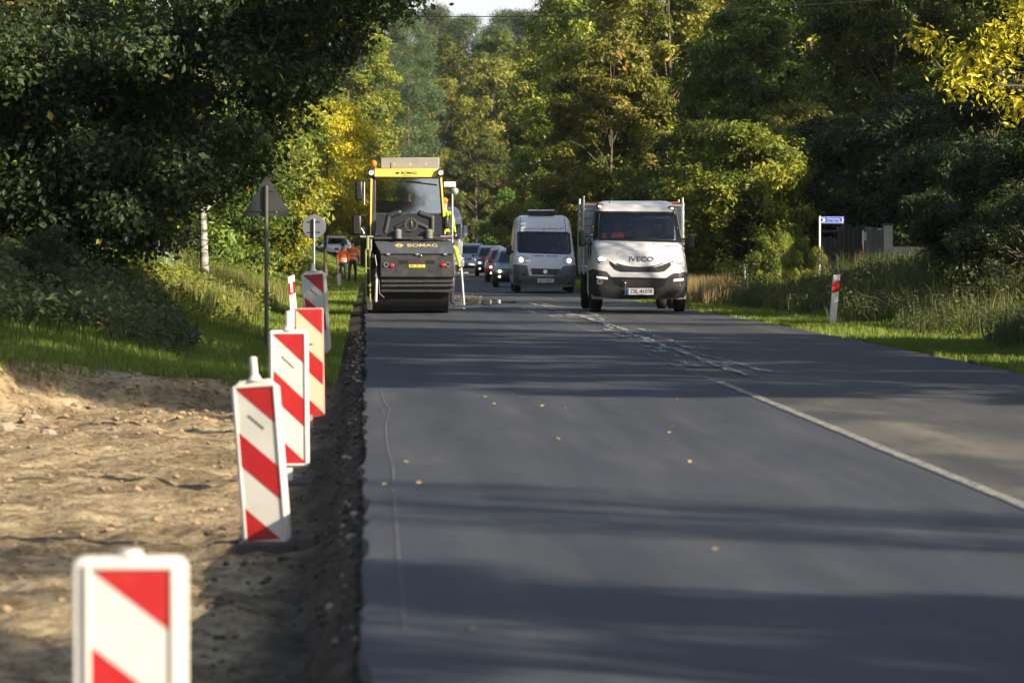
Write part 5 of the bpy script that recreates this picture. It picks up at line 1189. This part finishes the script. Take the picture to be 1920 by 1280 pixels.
# ================================================================== barrier boards
B_WHITE = mat('board_white_plastic', (.58, .565, .53), .5, var=.06, dirt=(.30, .25, .18), dirt_amt=.5, scale=7)
B_FACE = mat('board_white_foil', (.52, .515, .48), .4, var=.03, dirt=(.30, .26, .20), dirt_amt=.4, scale=9)
B_CREAM = mat('board_cream_foil', (.46, .41, .29), .45, var=.04, dirt=(.4, .35, .25), dirt_amt=.2)
B_RED = mat('board_red_foil', (.34, .010, .012), .4, var=.05, dirt=(.40, .06, .05), dirt_amt=.3)
B_FOOT = mat('recycled_foot', (.055, .048, .042), .9, var=.3, bump=.4)
def clip_band(w_, h_, v0, v1, slope):
    """band v0<=(depth-slope*x)<v1 inside the face rectangle (x 0..w, depth 0..h) as a polygon"""
    poly = [(0., 0.), (w_, 0.), (w_, h_), (0., h_)]
    def cut(p, sgn, v):
        out = []
        for i in range(len(p)):
            a, c = p[i], p[(i+1) % len(p)]; fa = sgn*(a[1]-slope*a[0]-v); fc = sgn*(c[1]-slope*c[0]-v)
            if fa >= 0: out.append(a)
            if fa*fc < 0: s = fa/(fa-fc); out.append((a[0]+(c[0]-a[0])*s, a[1]+(c[1]-a[1])*s))
        return out
    poly = cut(poly, 1, v0); return cut(poly, -1, v1) if poly else []
def barrier(label, px, d, ztop, H=1.0, wd=.285, yaw=0, tilt=0, lean=0, face=B_FACE, frame=B_WHITE, shoulder=False, knob=.09, sticker=1, thin=False, gzz=None, frame_w=.030):
    x = at(px, 0, d)[0]; g = gz(x, d) if gzz is None else gzz
    t = thing('barrier_board', label, 'barrier board', (x, d, g), 0, 'red and white barrier boards along the road edge')
    pv = bpy.data.objects.new('board', None); 
    z0 = ztop-H-g                                   # bottom of the board above ground
    hw = wd/2; M = Matrix.Translation((0, 0, z0)) @ Matrix.Rotation(R(yaw), 4, 'Z') @ Matrix.Rotation(R(tilt), 4, 'Y') @ Matrix.Rotation(R(lean), 4, 'X')
    def put(b, nm, m, par, bev=0, lab=None):
        b.v = [tuple(M @ Vector(v)) for v in b.v]; return b.build(nm, m, par, bevel=bev, smooth=30, label=lab)
    b = MB(); T = .022 if thin else .05
    if shoulder: out = [(-hw*.72, 0), (hw*.72, 0), (hw, .05), (hw, H-.05), (hw*.6, H), (-hw*.6, H), (-hw, H-.05), (-hw, .05)]
    else: out = rrect(-hw, hw, 0, H, .012 if thin else .03)
    b.prism(out, 0, T)
    fr = put(b, 'frame', frame, t, .006)
    fw, fh = wd-2*frame_w*(1.45 if px == 245 else 1), H-2*frame_w-(.03 if shoulder else 0)
    b = MB(); b.box(-fw/2, fw/2, -.004, .002, (H-fh)/2, (H+fh)/2); fc = put(b, 'reflective_face', face, t)
    if not thin:                                   # raised rim round the face
        b = MB(); e = frame_w*.5
        zl, zh = (H-fh)/2, (H+fh)/2
        b.box(-fw/2-e, -fw/2, -.014, .004, zl-e, zh+e); b.box(fw/2, fw/2+e, -.014, .004, zl-e, zh+e); b.box(-fw/2, fw/2, -.014, .004, zh, zh+e); b.box(-fw/2, fw/2, -.014, .004, zl-e, zl); put(b, 'rim', frame, fr, .003)
    sl = .95
    if px == 245: sl = .78
    for v0, v1 in ((-9, 0), (.27, .475), (.735, 1.2)) if px != 245 else ((-9, 0), (.19, .37), (.56, .74), (.93, 1.3)):
        p = clip_band(fw, fh, v0, v1, sl)
        if len(p) > 2:
            b = MB(); b.prism([(-fw/2+a, (H+fh)/2-c) for a, c in p], -.0065, -.0035); put(b, 'red_stripe', B_RED, fc)
    if sticker == 1:                               # small printed line along the white stripe
        b = MB(); k_ = 9
        for i in range(k_):
            a = -.055+.0105*i; zz = (H+fh)/2-(fw/2+a)*sl-.115
            b.prism([(a, zz), (a+.006, zz-.006), (a+.006+.007, zz+.012-.006), (a+.007, zz+.012)], -.0065, -.0035)
        put(b, 'printed_line', V_INK, fc)
    elif sticker == 2:
        b = MB(); b.box(-.06, .03, -.0065, -.0035, H*.66, H*.66+.012); put(b, 'printed_line', V_INK, fc)
    if knob and knob < .02:
        b = MB(); b.cyl((0, T/2, H-.002), (0, T/2, H+.016), .034, .026, n=14); put(b, 'lamp_holder', frame, fr)
    elif knob:
        b = MB(); b.cyl((0, T/2, H-.002), (0, T/2, H+.03), .045, .026, n=14); b.cyl((0, T/2, H+.03), (0, T/2, H+.03+knob), .024, .022, n=14); b.ell((0, T/2, H+.03+knob), (.023, .023, .014)); put(b, 'lamp_holder', frame, fr)
    b = MB(); b.box(-.02, .02, T/2-.02, T/2+.02, -z0+.02, .02); put(b, 'stem', frame, t)
    b = MB(); b.box(-.19, .19, -.16, .40, -.05, .04, 0, .015); b.build('foot', B_FOOT, t, bevel=.02)
    return t
barrier('nearest red and white barrier board, cut off by the bottom picture edge', 245, 9.55, .66, 1.02, .285, 3, 0, 0, knob=.012, sticker=0, gzz=-.50)
barrier('leaning barrier board with sloped shoulders, second from the front', 500, 23.6, .585, 1.03, .30, -14, -4.3, 1, shoulder=True, knob=.10)
barrier('third barrier board, upright white one just behind the leaning one', 543, 28.8, .765, 1.03, .295, -3, -.5, 0, knob=.10)
barrier('cream faced barrier board without a frame in the middle of the row', 582, 36.0, .80, 1.02, .27, -2, -.8, 0, face=B_CREAM, frame=mat('pinkish_edge', (.50, .22, .20), .6), knob=0, thin=True, frame_w=.012, sticker=2)
barrier('farthest barrier board, slightly leaning, in front of the round sign pole', 597, 48.0, 1.045, 1.03, .315, -16, -4, 0, shoulder=True, knob=.05)

# ================================================================== marker posts
P_WHITE = mat('post_white_plastic', (.66, .65, .60), .55, var=.05, dirt=(.35, .32, .26), dirt_amt=.3)
def marker(label, px, d, ztop, tilt, wd=.125, refl=False):
    x = at(px, 0, d)[0]; g = gz(x, d)-.03
    t = thing('marker_post', label, 'marker post', (x, d, g), 0, 'roadside marker posts'); t.rotation_euler = (0, R(tilt), 0)
    H = ztop-g; hw = wd/2; sl = .35
    b = MB(); b.prism([(-hw, 0), (hw, 0), (hw, H-.0), (-hw, H-.03)], -.03, .03); b.build('post', P_WHITE, t, bevel=.01)
    b = MB(); zt = H-.15; b.prism([(-hw-.003, zt-.20), (hw+.003, zt-.20+sl*wd), (hw+.003, zt+sl*wd), (-hw-.003, zt)], -.034, .034); b.build('red_band', B_RED, t)
    if refl: b = MB(); b.box(-.02, .02, -.038, -.030, zt-.15, zt+.02); b.build('reflector', V_REFLECT, t)
marker('white marker post with a red band on the right verge', 1563, 68, at(0, 513, 68)[1], 5)
marker('tilted marker post with a red band behind the cream board', 553, 66, at(0, 515, 66)[1], -4, .12, True)
marker('thin white marker post on the grass in front of the two workers', 637, 150, at(0, 498, 150)[1], -5, .15, True)

# ================================================================== signs seen from behind
S_BACK = mat('sign_back_grey', (.040, .042, .041), .55, .3, var=.12)
S_BACK2 = mat('sign_back_light', (.15, .165, .19), .5, .4, var=.1)
S_POLE = mat('sign_pole_dark', (.10, .105, .09), .6, .3)
d = 53.; x = at(500, 0, d)[0]; g = gz(x, d)
t = thing('triangular_sign', 'grey back of a triangular warning sign on a tall dark pole', 'road sign', (x, d, g-.05))
zt = at(0, 332, d)[1]-g+.05; zb = at(0, 405, d)[1]-g+.05
b = MB(); tri = [(-.30, zb), (.31, zb), (.325, zb+.03), (.025, zt), (-.015, zt), (-.315, zb+.03)]; b.prism(tri, .03, .045); pl = b.build('sign_plate', S_BACK, t)
b = MB(); b.box(-.20, .20, .015, .03, zb+.06, zb+.085); b.box(-.10, .10, .015, .03, zb+.34, zb+.365); b.build('bracket', S_BACK, pl)
b = MB(); b.box(.13, .155, .024, .0295, zb+.05, zb+.075); b.build('small_label', V_PLATE, pl)
b = MB(); b.cyl((0, 0, 0), (0, 0, zt-.12), .027, n=12); b.build('pole', S_POLE, t)
d = 96.; x, zc = at(589, 425, d); g = gz(x, d)
t = thing('round_sign', 'grey back of a round sign on a light pole', 'road sign', (x, d, g-.05))
zc = zc-g+.05; b = MB(); b.lathe([(0, .001), (0, .29), (.012, .30), (.02, .29), (.02, .001)], (0, .04, zc), 'y', 32); pl = b.build('sign_plate', S_BACK2, t, smooth=30)
b = MB(); b.box(-.16, .16, .02, .038, zc+.11, zc+.135); b.box(-.16, .16, .02, .038, zc-.15, zc-.125); b.build('bracket', S_BACK, pl)
b = MB(); b.cyl((0, 0, 0), (0, 0, zc+.2), .028, n=12); b.build('pole', V_STEEL, t)
# blue street sign
d = 103.; x, _ = at(1539, 0, d); g = gz(x, d); t = thing('street_sign', 'blue arrow-shaped street name sign pointing right on a galvanised pole', 'street sign', (x, d, g-.05))
zt = at(0, 405, d)[1]-g+.05; b = MB(); b.cyl((0, 0, 0), (0, 0, zt), .032, n=12); b.build('pole', mat('bright_zinc', (.62, .64, .64), .5, .3), t)
zc = zt-.105; b = MB(); b.prism([(.06, zc-.09), (.66, zc-.09), (.66, zc+.09), (.06, zc+.09)], -.012, .0); pl = b.build('sign_plate', mat('sign_blue', (.02, .07, .42), .4), t)
S_W = mat('sign_white', (.55, .57, .60), .5)
b = MB(); b.box(.06, .66, -.0155, -.012, zc+.080, zc+.087); b.box(.06, .66, -.0155, -.012, zc-.087, zc-.080); b.prism([(.585, zc+.074), (.61, zc+.074), (.652, zc), (.61, zc-.074), (.585, zc-.074), (.625, zc)], -.0165, -.012); b.prism(rrect(.085, .15, zc-.05, zc+.05, .01), -.0165, -.012); b.build('white_border', S_W, pl)
text('street_name', 'Pomorska', .055, (.38, -.0165, zc+.030), pl, S_W, .33, .002); text('house_numbers', '17a, 19a, 19b', .045, (.38, -.0165, zc-.038), pl, S_W, .36, .002)
b = MB(); b.box(-.02, .07, -.02, .0, zc+.05, zc+.075); b.box(-.02, .07, -.02, .0, zc-.07, zc-.045); b.build('clamp', S_W, t)
# striped pipeline marker and thin grey post
d = 108.; x, zt = at(1621, 432, d); g = gz(x, d); t = thing('striped_pole', 'thin pole with a white top and orange lower part in front of the fence', 'marker pole', (x, d, g-.05)); zt = zt-g+.05
b = MB(); b.cyl((0, 0, 0), (0, 0, zt*.62), .028, n=10); b.build('lower_part', mat('faded_orange', (.50, .20, .09), .7, var=.3), t); b = MB(); b.cyl((0, 0, zt*.62+.001), (0, 0, zt), .030, n=10); b.build('upper_part', S_W, t)
b = MB(); b.cyl((0, 0, zt*.30), (0, 0, zt*.36), .034, n=10); b.build('red_band', B_RED, t); b = MB(); b.box(.035, .10, -.01, .01, zt*.72, zt*.95); b.build('small_plate', mat('greenish_plate', (.35, .42, .30), .6), t)
d = 100.; x, zt = at(1398, 495, d); g = gz(x, d); t = thing('thin_post', 'thin grey post left of the bright green bushes', 'post', (x, d, g-.05)); b = MB(); b.cyl((0, 0, 0), (0, 0, zt-g+.05), .03, n=10); b.build('post', mat('weathered_grey', (.24, .26, .27), .7), t); b = MB(); b.cyl((0, 0, zt-g-.06), (0, 0, zt-g+.055), .034, n=10); b.build('cap', S_W, t)
# utility cabinets
for px, wd_, top, lab in ((1457, .22, 473, 'blue-grey utility cabinet, shorter of the two behind the bushes'), (1474, .2, 468, 'blue-grey utility cabinet, taller of the two behind the bushes')):
    d = 106.; x, zt = at(px, top, d); g = gz(x, d); t = thing('utility_cabinet', lab, 'cabinet', (x, d, g-.05)); H = zt-g+.05
    b = MB(); b.box(-wd_*.6, wd_*.6, 0, .3, 0, H-.04); b.build('cabinet', mat('cabinet_blue_grey', (.10, .12, .17), .6), t, bevel=.01); b = MB(); b.box(-wd_*.6-.02, wd_*.6+.02, -.02, .32, H-.04, H); b.build('lid', mat('cabinet_lid', (.45, .46, .48), .6), t, bevel=.01)
# board fence with concrete gate pier
d = 112.; t = thing('board_fence', 'dark upright board fence beside a pale gate pier behind the right verge', 'fence', (at(1608, 0, d)[0], d, 0))
F_WOOD = mat('weathered_board', (.04, .036, .032), .85, var=.35, bump=.5)
x0 = at(1608, 0, d)[0]; rr = random.Random(3)
bm0 = MB().box(-.062, .062, -.012, .012, 0, 1).mesh('fence_board', F_WOOD)
for i, px in enumerate(range(1540, 1622, 9)):
    xx, zt = at(px, (445 if px < 1575 else 424)+rr.uniform(-3, 3), d); xw = xx-x0; g = gz(xx, d)
    o = link_mesh('board', bm0, t); o.location = (xw, 0, g); o.scale = (1, 1, zt-g)
b = MB(); xa, xb = at(1536, 0, d)[0]-x0, at(1625, 0, d)[0]-x0
for zz in (1.0, 1.55): b.box(xa, xb, .014, .06, gz(x0, d)+zz*.6, gz(x0, d)+zz*.6+.07)
b.build('rail', F_WOOD, t)
xx, zt = at(1640, 424, d); g = gz(xx, d)
t2 = thing('gate_pier', 'pale concrete gate pier with grey panels right of the board fence', 'gate pier', (xx, d, g-.1))
F_CONC = mat('grey_concrete', (.16, .155, .145), .9, var=.2, bump=.4); F_PALE = mat('pale_render', (.62, .55, .45), .85, var=.1)
for i in range(4):
    b = MB(); H4 = (zt-g+.1); w4 = .155; b.box(-.30+i*w4, -.30+(i+1)*w4-.008, .02, .10, 0, H4-.02*i); b.build('panel', F_CONC, t2, bevel=.006)
b = MB(); b.box(.32, .58, -.02, .26, 0, zt-g+.12); b.build('pier', F_PALE, t2, bevel=.01); b = MB(); b.box(.29, .61, -.05, .29, zt-g+.12, zt-g+.18); b.build('cap', F_CONC, t2, bevel=.01)
b = MB(); b.box(.60, 3.4, .05, .2, 0, zt-g-.5); b.build('low_wall', F_PALE, t2)

# wire fence on the left bank
W_POST = mat('pale_green_post', (.16, .22, .19), .6)
t = thing('wire_fence', 'pale wire fence climbing the left bank before the birches', 'fence', (0, 0, 0))
pts = []
for px, py, dd in ((296, 452, 72), (313, 466, 75), (325, 476, 78), (334, 484, 81), (344, 488, 85)):
    xx, zt = at(px, py, dd); pts.append((xx, dd, zt)); g = gz(xx, dd)
    b = MB(); b.cyl((xx, dd, g-.1), (xx, dd, zt), .022, n=8); b.build('fence_post', W_POST, t)
for (a, c) in zip(pts, pts[1:]):
    b = MB()
    for k_ in range(5):
        f = .04+k_*.2; b.cyl((a[0], a[1], a[2]-f), (c[0], c[1], c[2]-f), .0035, n=4, caps=False)
    for k_ in range(9):
        f = k_/9; xx = a[0]+(c[0]-a[0])*f; yy = a[1]+(c[1]-a[1])*f; zz = a[2]+(c[2]-a[2])*f; b.cyl((xx, yy, zz-.04), (xx, yy, zz-.95), .003, n=4, caps=False)
    b.build('wire_panel', W_POST, t)

# overhead cables
def cable(label, a, c, sag, r, n=24, m=None):
    b = MB(); a, c = Vector(a), Vector(c); p = [a.lerp(c, i/n)-Vector((0, 0, sag*4*(i/n)*(1-i/n))) for i in range(n+1)]; b.tube(p, r, 6)
    tag(b.build('overhead_cable', m or V_TRIM), label, 'cable')
x0, z0 = at(835, 26, 84); x1, z1 = at(1400, 10, 84); dx = (z1-z0)/(x1-x0)
cable('thin dark cable crossing the top of the picture above the road', (x0-9, 84, z0-9*dx+.5), (x1+9, 84, z1+9*dx+.5), .62, .011)
for k_, lab in enumerate(('upper pale cable right of the roller roof', 'lower pale cable right of the roller roof')):
    x0, z0 = at(820, 304+k_*3, 185); x1, z1 = at(985, 310+k_*2, 185); cable(lab, (x0-5, 185, z0+.3), (x1+5, 185, z1+.1), .1, .010, m=mat('pale_cable', (.25, .25, .24), .6))

# leaves on the road, stones in the dig, lumps of mix
rg = np.random.default_rng(12)
lm_ = MB(); lm_.add([(-.05, 0, 0), (-.01, .032, .012), (.05, 0, .006), (-.01, -.030, .014), (.02, 0, .003)], [(0, 4, 1), (1, 4, 2), (2, 4, 3), (3, 4, 0)])
L_FALL = mat('fallen_leaf', (.52, .38, .13), .6, var=.3); lmesh = lm_.mesh('fallen_leaf', L_FALL)
for i, (px, py) in enumerate([(768, 745), (897, 745), (910, 747), (926, 760), (788, 958), (760, 870), (786, 910), (942, 806), (1018, 764), (1270, 752), (1258, 815), (1267, 802), (1144, 973), (1368, 796), (1060, 768), (715, 772), (1342, 1037), (1045, 826), (1250, 620), (1202, 604), (962, 742), (1296, 871), (722, 912), (1640, 770), (880, 1190)]):
    d = 1.44*7200/(py-447); o = link_mesh('fallen_leaf', lmesh); o.location = ((px-685)/7200*d, d, float(RZ(d))+.024); o.rotation_euler = (rg.uniform(-.2, .2), rg.uniform(-.2, .2), rg.uniform(0, 6)); o.scale = (rg.uniform(.28, .6),)*3
    tag(o, 'small fallen yellow leaf on the fresh asphalt', 'leaf', 'fallen leaves on the asphalt')
def rocks(name, n, ur, yr, sr, m, seed, zf=.2, mask=None, power=2.5):
    rng = np.random.default_rng(seed); b = MB()
    base = [(0, 0, 1), (0, 0, -1), (1, 0, 0), (-1, 0, 0), (0, 1, 0), (0, -1, 0), (.6, .6, .6), (-.6, .6, .5), (.6, -.6, .55), (-.6, -.6, .6)]
    F = [(0, 2, 6), (0, 6, 4), (0, 4, 7), (0, 7, 3), (0, 3, 9), (0, 9, 5), (0, 5, 8), (0, 8, 2), (2, 4, 6), (4, 3, 7), (3, 5, 9), (5, 2, 8), (1, 4, 2), (1, 3, 4), (1, 5, 3), (1, 2, 5)]
    us = rng.uniform(*ur, n); ys = yr[0]+(yr[1]-yr[0])*rng.uniform(0, 1, n); zs = ground_z(us, ys)
    for i in range(n):
        if mask is not None and not mask(us[i], ys[i]): continue
        s = sr[0]+(sr[1]-sr[0])*rng.uniform()**power; a = rng.uniform(0, 6.28); ca, sa = math.cos(a), math.sin(a)
        vs = []
        for v in base:
            k_ = s*rng.uniform(.7, 1.25); x_, y_, z_ = v[0]*k_, v[1]*k_*rng.uniform(.6, 1.0), v[2]*k_*.65; vs.append((us[i]+x_*ca-y_*sa, ys[i]+x_*sa+y_*ca, zs[i]+z_+s*zf))
        b.add(vs, F)
    return tag(b.build(name, m, smooth=None), kind='stuff')
K_SOIL = mat('soil_clod', (.24, .17, .105), .95, var=.4, scale=3); K_DARK = mat('dark_rubble', (.075, .058, .043), .9, var=.5, scale=4); K_PALE = mat('pale_rubble', (.34, .30, .24), .9, var=.3, scale=4)
rocks('soil_clods', 3200, (-6.5, -.9), (11, 40), (.006, .045), K_SOIL, 1, .1, power=4)
rocks('bank_clods', 600, (-5.0, -.8), (37.5, 42.5), (.010, .06), K_SOIL, 2, .1, power=2.5)
rocks('edge_rubble', 1100, (-.24, -.02), (8, 62), (.008, .04), K_DARK, 3, .25, power=2)
rocks('edge_rubble', 130, (-.16, -.03), (8, 60), (.008, .032), K_PALE, 4, .5, power=2)
rocks('dark_soil_clods', 900, (-1.1, -.2), (10, 46), (.008, .045), K_DARK, 5, .1, power=3)
rocks('right_edge_crumbs', 900, (7.02, 7.5), (40, 90), (.012, .05), K_DARK, 6, .1, power=2)
# big pale stones on the far left lip of the dig
for i, (px, py, d, s) in enumerate([(8, 820, 36.5, .10), (45, 770, 37.8, .075), (92, 812, 36.3, .06), (60, 745, 38.6, .07)]):
    x, z = at(px, py, d); rng = np.random.default_rng(60+i); b = MB(); b.ell((0, 0, 0), (s*1.5, s, s*.7), 9, 6); b.v = [tuple(np.array(v)*(1+rng.uniform(-.18, .18, 3))) for v in b.v]
    o = b.build('stone', mat('pale_stone', (.24, .20, .15), .9, var=.4, bump=.8, scale=14), smooth=None); o.location = (x, d, gz(x, d)+s*.08)
    tag(o, ['pale stone at the left picture edge on the lip of the dig', 'pale stone on the slope at the left, upper one of a close pair', 'flat pale stone lying at the foot of the sandy slope', 'small pale stone highest on the sandy slope'][i], 'stone')
# berm of dumped hot mix behind the roller
rocks('asphalt_mix_heap', 900, (2.0, 3.3), (106, 112), (.02, .07), K_DARK, 8, 1.2, power=1)
# ---- thin air haze
k = N('haze_air'); pv = k.n('ShaderNodeVolumePrincipled'); pv.inputs['Color'].default_value = (.93, .96, 1.0, 1); pv.inputs['Density'].default_value = .00007; pv.inputs['Anisotropy'].default_value = .3
k.l(pv.outputs[0], k.out.inputs['Volume'])
hb = MB().box(-1000, 1000, -80, 3200, -4.5, 48).build('haze', k.m, smooth=None); tag(hb, kind='stuff')
